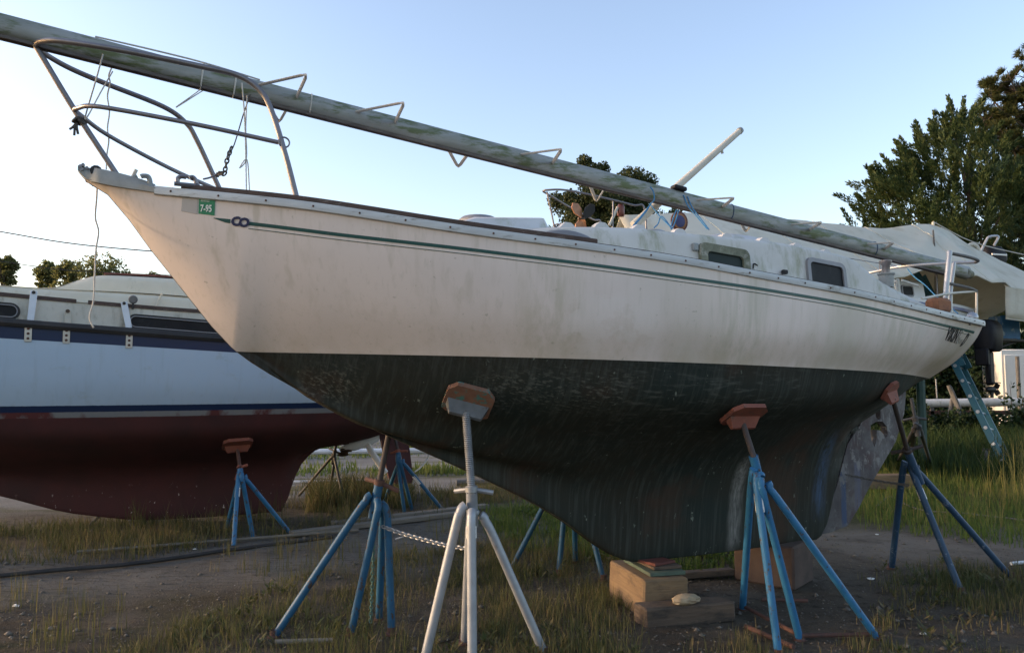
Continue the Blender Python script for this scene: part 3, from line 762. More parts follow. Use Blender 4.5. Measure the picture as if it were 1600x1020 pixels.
# pulpit
def tb(mb, pts, r, n=6, seg=10): return mb.tube(smoothpath(pts, n), r, seg)
mb = MB(); r = .0155
top = [bw(1.075, .50, 2.575), bw(1.01, .475, 2.83), bw(.93, .445, 3.09), bw(.865, .425, 3.20), bw(.76, .405, 3.262), bw(.60, .385, 3.285), bw(.2, .30, 3.335), bw(-.08, .19, 3.375), bw(-.19, .09, 3.395), bw(-.225, 0, 3.40)]
ts = [bw(-.19, -.09, 3.395), bw(-.08, -.19, 3.375), bw(.1, -.27, 3.345), bw(.40, -.36, 3.29), bw(.53, -.39, 3.22), bw(.60, -.40, 3.12), bw(.76, -.43, 2.80), bw(.865, -.45, 2.60)]
tb(mb, top + ts, r)
pulpit = sub(mb.build('pulpit', 'stainless', BOAT))
tb(MB(), [bw(-.225, 0, 3.395), bw(-.03, 0, 3.07), bw(.185, 0, 2.74)], r).build('front_leg', 'stainless', pulpit)
m0 = bw(-.035, 0, 3.075)
tb(MB(), [m0, m0 + DIR * .02 + PORT * .05, bw(.10, .17, 3.06), bw(.55, .33, 2.985), bw(.972, .46, 2.905)], .0125).build('mid_rail', 'stainless', pulpit)
tb(MB(), [m0, m0 + DIR * .02 - PORT * .05, bw(.12, -.16, 3.01), bw(.45, -.32, 2.90), bw(.74, -.425, 2.82)], .0125).build('mid_rail', 'stainless', pulpit)
def loop(c, rr, a, b, r=.005): return MB().tube([Vector(c) + Vector(a) * rr * math.cos(t) + Vector(b) * rr * math.sin(t) for t in np.linspace(0, 2 * math.pi, 17)], r, 6)
loop(bw(1.0, .475, 2.905), .028, DIR, (0, 0, 1)).build('rail_eye', 'stainless', pulpit)
# stern pushpit
push = sub(tb(MB(), [bw(6.24, .62, 2.09), bw(6.275, .62, 2.36), bw(6.335, .62, 2.66), bw(6.34, .615, 2.675)], .021).build('pushpit', 'stainless_bright', BOAT))
tb(MB(), [bw(6.34, .60, 2.10), bw(6.36, .60, 2.36), bw(6.42, .60, 2.60)], .017).build('stay_tube', 'stainless_bright', push)
tb(MB(), [bw(6.34, .615, 2.675), bw(6.60, .60, 2.665), bw(6.80, .56, 2.655), bw(6.86, .50, 2.65)], .014, 4).build('top_rail', 'cover_grey', push)
tb(MB(), [bw(6.86, .50, 2.65), bw(6.72, .3, 2.66), bw(6.60, -.05, 2.67), bw(6.62, -.45, 2.66), bw(6.34, -.615, 2.66)], .013, 4).build('top_rail', 'stainless_bright', push)
tb(MB(), [bw(6.30, .62, 2.42), bw(6.60, .60, 2.40), bw(6.78, .55, 2.385)], .012, 4).build('mid_rail', 'cover_grey', push)
tb(MB(), [bw(5.72, .80, 2.245), bw(6.2, .70, 2.32), bw(6.78, .55, 2.385)], .010, 4).build('life_rail', 'pole_white', push)
tb(MB(), [bw(6.24, -.62, 2.09), bw(6.275, -.62, 2.36), bw(6.34, -.615, 2.66)], .021).build('stern_post', 'stainless_bright', push)
tb(MB(), [bw(6.78, .55, 2.385), bw(6.76, .55, 2.1)], .010, 4).build('stern_post', 'pole_white', push)
# coaming stanchions and rail by the cockpit
mb = MB(); tb(mb, [bw(5.72, .60, 2.20), bw(5.72, .60, 2.40), bw(5.74, .58, 2.415), bw(5.95, .40, 2.43)], .011)
mb.build('cockpit_rail', 'pole_white', BOAT)
tb(MB(), [bw(5.95, .42, 2.2), bw(5.95, .40, 2.43), bw(5.97, .36, 2.44), bw(6.02, .2, 2.44)], .010).build('cockpit_rail', 'pole_white', BOAT)
tb(MB(), [bw(5.80, .575, 2.42), bw(6.1, .50, 2.40)], .009).build('cockpit_rail', 'pole_white', BOAT)
# stern chain plate strap and chrome light
p = onv(1515, 500, H1.b(6.55) + .03)
MB().box(p + V(0, 0, -.005), (.035, .02, .075), (DIR, PORT, (0, 0, 1)), .008).build('chainplate', 'stainless', BOAT)
MB().lathe(onv(1519, 493, .58), (0, 0, 1), [(.045, -.02), (.045, 0), (.032, .018), (.012, .03)], 12).build('stern_light', 'stainless_bright', BOAT)
# coaming block standing on the side deck near the stern
q = onv(1466, 478, .62)
solo(MB().box(q + V(0, 0, .00), (.21, .12, .13), (DIR, PORT, (0, 0, 1)), .03), 'wooden_block', 'orange-brown block lying on the stern deck beside the shiny pushpit post', 'block', 'terracotta', q - V(0, 0, .06))
# ------------------------------------------------------------------ mast laid along the boat
MAST0, MAST1 = V(-2.3, 0, 3.445 + .1035 * 2.3), V(7.50, 0, 3.445 - .1035 * 7.50)
def mz(u): return 3.440 - .1035 * u
MAXIS = (bw(*MAST1) - bw(*MAST0)); MAXIS /= np.linalg.norm(MAXIS)
MUP = np.cross(MAXIS, -PORT); MUP /= np.linalg.norm(MUP)
if MUP[2] < 0: MUP = -MUP
MAST = thing('mast', 'long grey mast green with algae, laid along the deck of the cream sailboat', 'mast', bw(7.5, 0, 3.44 - .776), YAW)
prof = []
for a in np.linspace(0, 2 * math.pi, 20, endpoint=False):
    prof.append((.046 * math.copysign(abs(math.cos(a)) ** .85, math.cos(a)), .062 * math.copysign(abs(math.sin(a)) ** .85, math.sin(a))))
rows = [[bw(u, 0, mz(u)) + PORT * x + MUP * y for x, y in prof] for u in np.linspace(-2.3, 7.5, 40)]
MB().loft(rows, 0, True, True).build('spar', 'mast_alloy', MAST)
rows = [[bw(u, 0, mz(u)) + PORT * x + MUP * y for x, y in ((.024, -.050), (.026, -.073), (.009, -.073), (.008, -.066), (-.008, -.066), (-.009, -.073), (-.026, -.073), (-.024, -.050))] for u in np.linspace(-2.3, 7.3, 30)]
MB().loft(rows, 0, True, True).build('sail_track', 'mast_groove', MAST)
MB().tube([bw(7.46, 0, mz(7.46)) , bw(7.56, 0, mz(7.56) - .01)], [.052, .040], 12).build('heel_plug', 'mossy_frame', MAST)
def step(pA, pB, pC, side):
    v = .045 * side
    uA, uC = bl(onv(*pA, v))[0], bl(onv(*pC, v))[0]
    # the loop sticks out sideways; find its reach from how far the corner stands off the mast
    best = None
    for rch in np.linspace(.05, .32, 28):
        q = bl(onv(*pB, v + side * rch)); e = abs(q[2] - (mz(q[0]) + .01))
        if best is None or e < best[0]: best = (e, rch, q)
    _, rch, q = best
    A, C = bw(uA, v * .8, mz(uA) + .015), bw(uC, v * .8, mz(uC) + .01); B = bw(q[0], v + side * rch, q[2])
    pts = [A, lerp(A, B, .5), lerp(A, B, .9), lerp(B, (A + C) / 2, .04), lerp(C, B, .86), lerp(C, B, .5), C]
    MB().tube(pts, .013, 8, flat=.55).build('mast_step', 'step_alloy', MAST)
for a in (((400, 127), (480, 116), (464, 152)), ((557, 173), (632, 160), (618, 188)), ((815, 244), (878, 233), (864, 258)), ((1090, 322), (1147, 309), (1130, 328)), ((1238, 361), (1284, 347), (1266, 364)), ((1356, 389), (1396, 379), (1383, 394))): step(*a, 1)
for a in (((405, 160), (436, 192), (455, 168)), ((690, 232), (716, 262), (738, 244)), ((915, 290), (932, 316), (950, 297)), ((1150, 345), (1165, 362), (1180, 352))): step(*a, -1)
MB().box(bw(4.02, .02, mz(4.02)) + MUP * .075, (.12, .07, .035), (MAXIS, PORT, MUP), .01).build('bracket', 'black_plastic', MAST)
for u in (1.22, 4.55, 6.2): MB().tube([bw(u, 0, mz(u)) + PORT * x * 1.03 + MUP * y * 1.03 for x, y in prof + prof[:1]], .004, 5).build('tape_band', 'rope_white' if u < 2 else 'stand_blue_dark', MAST)
MB().box(bw(.10, .048, mz(.1)), (.07, .014, .012), (MAXIS, PORT, MUP), .004).build('cleat', 'black_plastic', MAST)
# thin halyard along the top of the mast by the pulpit
solo(MB().tube(smoothpath([bw(u, .02, mz(u) + z) for u, z in ((.05, .064), (.35, .075), (.62, .078), (.92, .064))], 5), .005, 6), 'halyard', 'thin grey line lying on top of the mast above the pulpit', 'rope', 'rope_white', bw(.05, .02, mz(.05) + .06))

# spare pole standing on the coachroof against the mast
pa, pb = bw(3.62, -.16, 2.70), bw(4.84, -.16, 3.745)
a_, b_ = onv(990, 352, -.12), onv(1158, 203, -.12)
PO = thing('spinnaker_pole', 'weathered white pole leaning up behind the mast, pointing at the sky', 'pole', a_, YAW)
MB().tube([a_, lerp(a_, b_, .985)], [.034, .026], 12).build('tube', 'pole_white', PO)
MB().tube([lerp(a_, b_, .98), b_], [.030, .026], 12).build('end_cap', 'grey_casting', PO)
q = lerp(a_, b_, .80); MB().tube([q, q + V(.01, -.0, -.05)], .012, 8).build('stud', 'pole_white', PO)

# ropes
def rope(px, v, r, material, label, name='rope', n=5, group=None, seg=6):
    vv = v if isinstance(v, (list, tuple)) else [v] * len(px)
    pts = [onv(x, y, k) for (x, y), k in zip(px, vv)]
    o = solo(MB().tube(smoothpath(pts, n), r, seg), name, label, 'rope', material, min(pts, key=lambda p: p[2]), group)
    return o
rope([(152, 285), (151, 310), (149, 340), (154, 362), (150, 390), (148, 425), (146, 470), (140, 495), (146, 512)], -.04, .0045, 'rope_white', 'pale frayed line hanging in front of the stem down to the navy-striped boat')
rope([(161, 85), (150, 125), (134, 180), (137, 182), (157, 145), (176, 112)], [.16, .14, .03, .03, -.10, -.2], .004, 'rope_white', 'white line tied in a V from the mast to the front leg of the pulpit')
rope([(176, 103), (170, 118), (172, 130), (168, 150), (171, 175), (168, 200), (170, 220), (167, 242), (166, 265)], -.2, .0045, 'rope_white', 'white kinked line hanging from the mast inside the pulpit')
rope([(320, 135), (300, 150), (276, 167), (282, 164), (312, 145), (325, 137)], -.34, .0035, 'rope_white', 'white line looped from the mast to the far bend of the pulpit')
rope([(378, 130), (382, 180), (384, 240), (385, 300)], .2, .004, 'rope_white', 'straight white line hanging down beside the near pulpit leg')
rope([(386, 150), (384, 200), (385, 248), (374, 263), (386, 250), (390, 300)], [.22, .2, .2, .21, .2, .2], .0035, 'rope_white', 'white knotted line with a short loose end beside the near pulpit leg')
rope([(391, 148), (380, 180), (366, 226), (358, 240)], [.05, .0, -.05, -.05], .004, 'rope_dark', 'dark taut line from the mast down to a shackle')
def wrap(u, label, material, r=.005, k=1.08, tilt=.0):
    pts = [bw(u, 0, mz(u)) + PORT * x * k + MUP * y * k * 1.1 + MAXIS * tilt * y for x, y in prof + prof[:1]]
    solo(MB().tube(pts, r, 6), 'lashing', label, 'rope', material, bw(u, 0, mz(u) - .06))
wrap(.60, 'single white lashing round the mast above the pulpit', 'rope_white')
wrap(.78, 'double white lashing round the mast near the pulpit bend', 'rope_white')
mb = MB()
for k in range(4):
    c0 = onv(121 + k * 2, 188 + k, .0)
    mb.tube([c0 + V(math.cos(t) * .021, math.sin(t) * .024, math.sin(t * 1.3 + k) * .012) for t in np.linspace(0, 6.3, 15)], .007, 6)
for tip in ((109, 202), (116, 212), (122, 210)): mb.tube(smoothpath([onv(120, 192, .0), onv((120 + tip[0]) / 2 - 1, 199, .01), onv(*tip, .0)], 4), .0065, 6)
solo(mb, 'rope_knot', 'dark rope knot tied round the front leg of the pulpit', 'rope', 'rope_dark', onv(120, 195, 0))
# shackle chain tied to the far pulpit leg
CH = thing('shackle_chain', 'short dark chain and shackle hanging by the far pulpit leg', 'chain', onv(350, 275, -.05), YAW)
def link_mesh(L=.032, W=.02, r=.004):
    pts = [(L / 2 * math.cos(t), W / 2 * math.sin(t), 0) for t in np.linspace(0, 2 * math.pi, 11)]
    return MB().tube(pts, r, 5, cap=False)
def chain_links(path, pitch, parent, material, name='chain_link', L=None, W=None, r=None):
    L = L or pitch * 1.35
    proto = link_mesh(L, W or L * .62, r or L * .14).build(name, material, None, fixn=False)
    me = proto.data; first = True
    P = smoothpath(path, 12); seg = np.linalg.norm(np.diff(P, axis=0), axis=1); cum = np.concatenate([[0], np.cumsum(seg)])
    pos = np.arange(pitch / 2, cum[-1], pitch); Wi = world_of(parent).inverted()
    for k, d in enumerate(pos):
        p = Vector([np.interp(d, cum, P[:, j]) for j in range(3)]); q = Vector([np.interp(min(d + .01, cum[-1]), cum, P[:, j]) for j in range(3)])
        t = (q - p) if (q - p).length > 1e-6 else Vector((0, 0, -1)); t.normalize()
        M = t.to_track_quat('X', 'Z').to_matrix().to_4x4() @ Matrix.Rotation(math.pi / 2 * (k % 2) + .5, 4, 'X')
        o = proto if first else proto.copy()
        if not first: COL.objects.link(o)
        first = False
        o.parent = parent; o.matrix_local = Wi @ Matrix.Translation(p) @ M
chain_links([onv(362, 230, -.05), onv(355, 250, -.05), onv(350, 272, -.05), onv(345, 270, -.08), onv(338, 275, -.2)], .026, CH, 'rope_dark')
MB().tube(smoothpath([onv(318, 280, -.1), onv(330, 277, -.15), onv(352, 268, -.2)], 4), .006, 6).build('toggle_rod', 'stainless', CH)
# blue lashings between mast and coachroof
rope([(1016, 292), (1021, 300), (1022, 312), (1016, 320), (1000, 340), (986, 356)], [.07, .07, .06, .05, .1, .2], .0048, 'rope_blue', 'blue line from the mast down to the cabin top in front of the white pole')
rope([(1018, 316), (1010, 330), (990, 354)], [-.05, 0, .15], .0048, 'rope_blue', 'second blue line running beside the white pole foot')
rope([(1015, 318), (1030, 337), (1045, 352), (1048, 355), (1034, 338), (1028, 350), (1022, 356)], [.03, .08, .2, .2, .1, .1, .15], .0048, 'rope_blue', 'blue line with a loop over the silver deck vent')
rope([(1057, 328), (1053, 338), (1048, 357), (1052, 354), (1058, 338), (1060, 329)], .05, .0048, 'rope_blue', 'blue line doubled between mast and vent, hanging free of the pole')
rope([(1068, 305), (1075, 322), (1090, 340), (1105, 358)], [.05, .06, .15, .25], .0048, 'rope_blue', 'blue line over the mast by the black bracket')
rope([(1074, 307), (1082, 325), (1095, 342), (1108, 359)], [.05, .06, .15, .25], .0048, 'rope_blue', 'outer blue line over the mast by the black bracket')
rope([(1418, 420), (1428, 432), (1445, 445), (1462, 462), (1485, 480), (1497, 490)], [.05, .1, .2, .3, .5, .6], .0048, 'rope_blue', 'pale blue line trailing from the mast heel to the stern deck')

# ------------------------------------------------------------------ second sailboat (maroon bottom, navy stripe)
LO = gpt(250, 808, .08); LO[2] = 0
LYAW = YAW
def lw(u, v, z): return LO + DIR * u + PORT * v + V(0, 0, z)
def lonv(x, y, v): return onplane(x, y, LO + PORT * v, PORT)
H2 = Hull(zs=([-6.2, -4, -1.46, -.35, .6, 2, 3.6], [2.62, 2.38, 2.155, 2.09, 2.04, 2.0, 2.0]),
          b=([-6.2, -5.5, -4.5, -3, -1.5, 0, 1.2, 2.4, 3.6], [.03, .36, .78, 1.18, 1.36, 1.40, 1.34, 1.16, .85]),
          zw=([-6.2, 3.6], [1.30, 1.26]),
          yw=([-6.2, -5.2, -4.5, -3, -1.5, 0, 1.2, 2.2, 3.0, 3.6], [.012, .02, .35, .90, 1.20, 1.28, 1.20, .95, .5, .15]),
          zk=([-6.2, -5.2, -4, -2.5, -1.54, -.83, 0, 1.33, 1.38, 1.44, 1.55, 1.78, 2.13, 3.0, 3.6], [2.62, 1.30, .95, .68, .43, .20, .08, .07, .15, .34, .60, .79, .83, 1.08, 1.28]),
          zc=([-6.2, -5.2, -4, -2.5, -1.5, 0, 1.5, 2.1, 3.0, 3.6], [2.62, 1.30, .95, .86, .80, .78, .82, .88, 1.09, 1.28]),
          f3=([-6.2, -4, 0, 3.6], [.6, .75, .9, .8]), f4=([-6.2, -4, 0, 3.6], [.3, .42, .62, .5]),
          ykk=([-6.2, -4, -1, .5, 1.3, 1.5, 3.6], [.012, .03, .08, .10, .04, .03, .03]))
LB = thing('sailboat', 'pale blue sailboat with navy stripes and maroon bottom, standing beyond the grass strip', 'sailboat', LO, LYAW)
U2 = sorted(set(list(np.linspace(-6.17, 3.58, 56)) + list(np.linspace(1.25, 2.1, 12))))
# the paint bands are rows of the shell: navy sheer band, pale topside, navy boot top, scuffed band, maroon
n = NT('lb_shell')
s = n.sep()
zz = n.mul(n.noise(25, 4), .006)
hgt = n.mul(s[2], zz, 'ADD')
pale = n.mix(n.ramp(n.noise((.8, .8, 1.5), 4), .4, .7), (.36, .475, .58), (.34, .45, .555))
pale = n.mix(n.mul(n.ramp(n.noise((14, 14, .5), 5), .54, .76), .4), pale, (.27, .34, .385))
pale = n.mix(n.mul(n.ramp(n.noise((3, 3, 5), 7, .7), .60, .66), .35), pale, (.30, .36, .37))
red = n.mix(n.ramp(n.noise((2, 2, 1.4), 5), .35, .7), (.085, .028, .028), (.052, .024, .024))
red = n.mix(n.mul(n.ramp(n.noise((9, 9, 9), 7, .7), .66, .71), .6), red, (.16, .10, .10))
red = n.mix(n.mul(n.ramp(n.noise((40, 40, 16), 2), .70, .72), n.ramp(s[2], .5, .3)), red, (.5, .42, .4))
sc = n.mix(n.ramp(n.noise((1.1, 1.1, .6), 6, .6), .57, .62), (.19, .20, .205), (.10, .03, .03))
c = n.mix(n.ramp(hgt, 1.271, 1.274), red, sc)
c = n.mix(n.ramp(hgt, 1.325, 1.328), c, (.010, .024, .066))
c = n.mix(n.ramp(hgt, 1.386, 1.389), c, pale)
# navy sheer band follows the sheer: height above a sloping line
sl = n.mul(n.mul(s[0], -.048), 1.937, 'ADD')
c = n.mix(n.ramp(n.mul(n.mul(s[2], sl, 'SUBTRACT'), 1.0), 0, .003), c, (.010, .024, .066))
n.color(c)
rr = n.ramp(hgt, 1.27, 1.33); rg = n.mix(rr, (.8, .8, .8), (.42, .42, .42)); n.b.inputs['Specular IOR Level'].default_value = .3; n.link(rg, n.b.inputs['Roughness'])
lhull = H2.loft(U2, 0, 0, lw).build('hull', [n.m], LB)
LBX = world_of(LB)
t, l = H2.section(3.58)
half = np.vstack([t, l[1:]])
MB().prism([lw(3.59, y, z) for y, z in half] + [lw(3.59, -y, z) for y, z in half[::-1]], [lw(3.56, y * .98, z) for y, z in half] + [lw(3.56, -y * .98, z) for y, z in half[::-1]]).build('transom', 'lb_topside', LB, smooth=False)
rows = []
for u in np.linspace(-6.1, 3.58, 30):
    b, z = H2.b(u) - .01, H2.zs(u) - .01
    rows.append([lw(u, b * k, z + .04 * (1 - k * k)) for k in np.linspace(1, -1, 7)])
MB().loft(rows).build('deck', 'lb_cabin', LB)
for sg in (1, -1):
    rows = []
    for u in np.linspace(-6.1, 3.56, 50):
        b, z = H2.b(u), H2.zs(u)
        rows.append([lw(u, sg * (b + y), z + dz) for y, dz in ((-.03, -.035), (.02, -.03), (.038, .0), (.02, .035), (-.03, .045))])
    MB().loft(rows, 0, True, True).build('rub_rail', 'black_rubber', LB)
# trunk cabin in two steps
def lb_block(us, w, zb, zt, name, m, r=.05, camber=.05):
    rows = []
    for u in us:
        W, B, T = w(u), zb(u), zt(u); h = max(T - B, .02); rr = min(r, h * .45)
        half = [(W + .03, B), (W + .012, B + h - rr), (W - rr * .35, T - rr * .3), (W - rr * 1.2, T), (W * .5, T + camber * .75), (0, T + camber)]
        half = crs(half, 3)
        rows.append([lw(u, y, z) for y, z in half] + [lw(u, -y, z) for y, z in half[::-1][1:]])
    return MB().loft(rows, 0, False, True).build(name, m, LB)
w1 = pcurve([-4.2, -3.2, -1.5, 0, 1.5, 2.4], [.55, .95, 1.20, 1.22, 1.16, 1.05])
t1 = pcurve([-4.2, -1.48, .05, 1.2, 2.4], [2.62, 2.420, 2.335, 2.30, 2.26])
TRUNK = sub(lb_block(np.linspace(-4.2, 2.4, 34), w1, lambda u: H2.zs(u) + .02, t1, 'trunk', 'lb_trunk', .02, .03))
w2 = pcurve([-3.6, -2.6, -1.5, 0, 1.5, 2.2], [.45, .80, 1.09, 1.10, 1.05, .95])
t2 = pcurve([-3.6, -1.5, -.1, .6, 1.5, 2.2], [2.66, 2.525, 2.50, 2.47, 2.42, 2.36])
lb_block(np.linspace(-3.6, 2.2, 30), w2, lambda u: t1(u) + .0, t2, 'coachroof', 'lb_cabin', .045, .04)
t3 = pcurve([-1.16, -1.05, -.86, -.70, -.55, .6, 1.3], [2.545, 2.56, 2.635, 2.688, 2.705, 2.69, 2.67])
w3 = pcurve([-1.16, -.7, 0, 1.3], [.75, .86, .92, .90])
DOG = sub(lb_block(np.concatenate([np.linspace(-1.16, -.5, 12), np.linspace(-.4, 1.3, 8)]), w3, lambda u: t2(u) + .02, t3, 'doghouse', 'lb_cabin', .06, .06))
rows = [[lw(u, y, t3(u) + dz) for y, dz in ((w3(u) * .92, .012), (w3(u) * .92, .03), (-w3(u) * .92, .03), (-w3(u) * .92, .012))] for u in np.linspace(-.62, 1.3, 8)]
MB().loft(rows, 0, True, True).build('roof_edge', 'copper_brown', DOG)
def lstrip(u0, u1, wf, zf, z0, z1, name, m, par, th=.022):
    for sg in (1, -1):
        rows = [[lw(u, sg * (wf(u) + y), zf(u) + dz) for y, dz in ((-.01, z0), (th, z0), (th, z1), (-.01, z1))] for u in np.linspace(u0, u1, 18)]
        MB().loft(rows, 0, True, True).build(name, m, par)
lstrip(-3.4, -.82, w1, t1, -.012, .024, 'grab_strip', 'teak_dark', TRUNK)
lstrip(-.72, 2.2, w1, t1, -.012, .024, 'grab_strip', 'teak_dark', TRUNK)
def lb_win(u0, u1, zc_, h, par):
    yf = side_of(TRUNK, LB, LO)
    for sg in (1, -1):
        sl_ = .055
        e = [yf(u0 + .02, zc_ - h * .4), yf(u1 - .02, zc_ - sl_ * (u1 - u0) - h * .4), yf(u0 + .02, zc_ + h * .4), yf(u1 - .02, zc_ - sl_ * (u1 - u0) + h * .4)]
        def fr(x, y, d):
            k = (x - u0) / (u1 - u0); q = (y - zc_ + h * .4) / (h * .8)
            return lw(x, sg * ((e[0] * (1 - k) + e[1] * k) * (1 - q) + (e[2] * (1 - k) + e[3] * k) * q + .006 + d), y - sl_ * (x - u0))
        o = rrect(u0, u1, zc_ - h / 2, zc_ + h / 2, h / 2 - .001, 6); i = rrect(u0 + .018, u1 - .018, zc_ - h / 2 + .018, zc_ + h / 2 - .018, h / 2 - .02, 6)
        wd = sub(ring(o, i, -.01, .022, fr).build('window', 'black_rubber', par))
        i2 = rrect(u0 + .026, u1 - .026, zc_ - h / 2 + .026, zc_ + h / 2 - .026, h / 2 - .028, 6)
        ring(i, i2, -.01, .026, fr).build('frame', 'window_grey', wd)
        MB().prism([fr(x, y, .010) for x, y in i2], [fr(x, y, -.008) for x, y in i2]).build('pane', 'window_dark', wd, smooth=False)
lb_win(-2.15, -1.27, 2.31, .155, TRUNK)
lb_win(-.37, .62, 2.208, .150, TRUNK)
for (x0, y0), (x1, y1) in (((53, 457), (48, 498)), ((194, 474), (201, 510))):
    a, b = lonv(x0, y0, 1.26), lonv(x1, y1, 1.29); ax = Vector(b - a).normalized()
    st_ = sub(MB().box((a + b) / 2, (np.linalg.norm(b - a) + .03, .012, .058), (ax, PORT, ax.cross(Vector(PORT))), .003).build('strap', 'lb_strap', TRUNK))
    MB().lathe(a + PORT * .004, PORT, [(.016, 0), (.016, .012)], 8).build('bolt', 'black_rubber', st_)
p = lonv(106, 495, 1.28); MB().box(p, (.05, .014, .14), (DIR, PORT, (0, 0, 1)), .003).build('strap', 'lb_trunk', TRUNK)
MB().lathe(lonv(106, 486, 1.29), PORT, [(.018, 0), (.018, .012)], 8).build('bolt', 'bronze', TRUNK)
for x, y in ((44, 521), (104, 524), (202, 532)):
    u = lonv(x, y, 1.38); uu = (u - LO) @ DIR; hy = H2.y(uu, u[2])
    pl = sub(MB().box(lw(uu, hy + .006, u[2]), (.058, .012, .15), (DIR, PORT, (0, 0, 1)), .003).build('chainplate', 'pole_white', LB))
    for dz in (-.045, .0, .045): MB().lathe(lw(uu, hy + .012, u[2] + dz), PORT, [(.013, 0), (.009, .008)], 7).build('bolt', 'rust', pl)
# deck block on the trunk
p = lonv(208, 468, 1.24)
bk = sub(MB().lathe(p - PORT * .02, PORT, [(.034, 0), (.042, .008), (.042, .03), (.034, .04)], 12).build('deck_block', 'cover_grey', LB))
MB().box(p - V(0, 0, .06), (.02, .03, .07), (DIR, PORT, (0, 0, 1)), .004).build('strop', 'black_rubber', bk)
MB().tube([lonv(243, 478, 1.15), lonv(254, 458, 1.15)], .010, 7).build('handrail_post', 'lb_cabin', LB)
# rudder, exposed shaft and propeller
P = [(2.50, 1.02), (2.55, .86), (2.66, .38), (2.76, .30), (2.96, .30), (2.99, .36), (2.92, .84), (2.90, 1.04)]
MB().prism([lw(u, .025, z) for u, z in P], [lw(u, -.025, z) for u, z in P]).build('rudder', 'lb_red', LB, smooth=False)
rows = [[lw(u, .055 * r * math.cos(t), z + .055 * r * math.sin(t) * 1.3) for t in np.linspace(0, 2 * math.pi, 11)[:-1]] for u, z, r in ((2.02, .77, .1), (2.10, .785, .7), (2.22, .82, 1.1), (2.40, .88, 1.15), (2.52, .92, 1.0))]
MB().loft(rows, 0, True, True).build('shaft_fairing', 'hull_white', LB)
PR = sub(MB().lathe(lw(2.09, 0, .76), -DIR, [(.03, -.03), (.035, .03), (.015, .06)], 10).build('propeller', 'bronze', LB))
for k in range(2):
    a = .3 + math.pi * k; c0 = lw(2.09, .10 * math.cos(a), .74 + .11 * math.sin(a) - .02)
    mb = MB(); ax = (PORT * math.cos(a) + V(0, 0, math.sin(a)), DIR * .6 + PORT * -.5 * math.sin(a), DIR)
    mb.tube([lw(2.09, 0, .75), c0, c0 + ax[0] * .07], [.03, .075, .02], 10, flat=.25); mb.build('blade', 'bronze', PR)
MB().tube([lw(2.36, .02, .86), lw(2.40, .05, .76), lw(2.56, .10, .50), lw(2.60, .10, .46)], [.022, .026, .026, .022], 8, flat=1.6).build('shaft_strut', 'hull_white', LB)

# ------------------------------------------------------------------ boat stands
def bvh_of(o, par):
    M = world_of(par); return BVHTree.FromPolygons([M @ v.co for v in o.data.vertices], [tuple(p.vertices) for p in o.data.polygons])
BV1, BV2 = bvh_of(hull, BOAT), bvh_of(lhull, LB)
def hit(bv, x, y):
    loc, nrm, _, _ = bv.ray_cast(Vector(_c), Vector(sight(x, y)))
    if loc is None: return None
    if nrm.dot(Vector(sight(x, y))) > 0: nrm = -nrm
    return np.array(loc), np.array(nrm)
def pad_on(par, p, nrm, w, h, th, board, plate, up=None):
    """plywood pad lying against the hull at p, with a steel saddle"""
    N = Vector(nrm).normalized(); a = (Vector(DIR) - N * N.dot(Vector(DIR))).normalized(); b = N.cross(a)
    if b.z < 0: b = -b
    c0 = Vector(p) + N * (th / 2 + .006)
    mb = MB()
    out = [(-w / 2, -h / 2 + .02), (-w / 2 + .03, -h / 2), (w / 2 - .03, -h / 2), (w / 2, -h / 2 + .02), (w / 2, h / 2 - .05), (w / 2 - .05, h / 2), (-w / 2 + .05, h / 2), (-w / 2, h / 2 - .05)]
    mb.prism([c0 + a * x + b * y + N * th / 2 for x, y in out], [c0 + a * x + b * y - N * th / 2 for x, y in out])
    o = sub(mb.build('pad', board, par, smooth=False))
    mb = MB(); c1 = c0 + N * th / 2
    mb.prism([c1 + a * x + b * y for x, y in ((-w * .44, -.06), (w * .44, -.06), (w * .44, .0), (-w * .44, .0))],
             [c1 + a * x + b * y + N * .055 for x, y in ((-w * .34, -.075), (w * .34, -.075), (w * .34, -.055), (-w * .34, -.055))])
    mb.build('saddle', plate, o, smooth=False)
    return c1 + N * .03 - b * .05
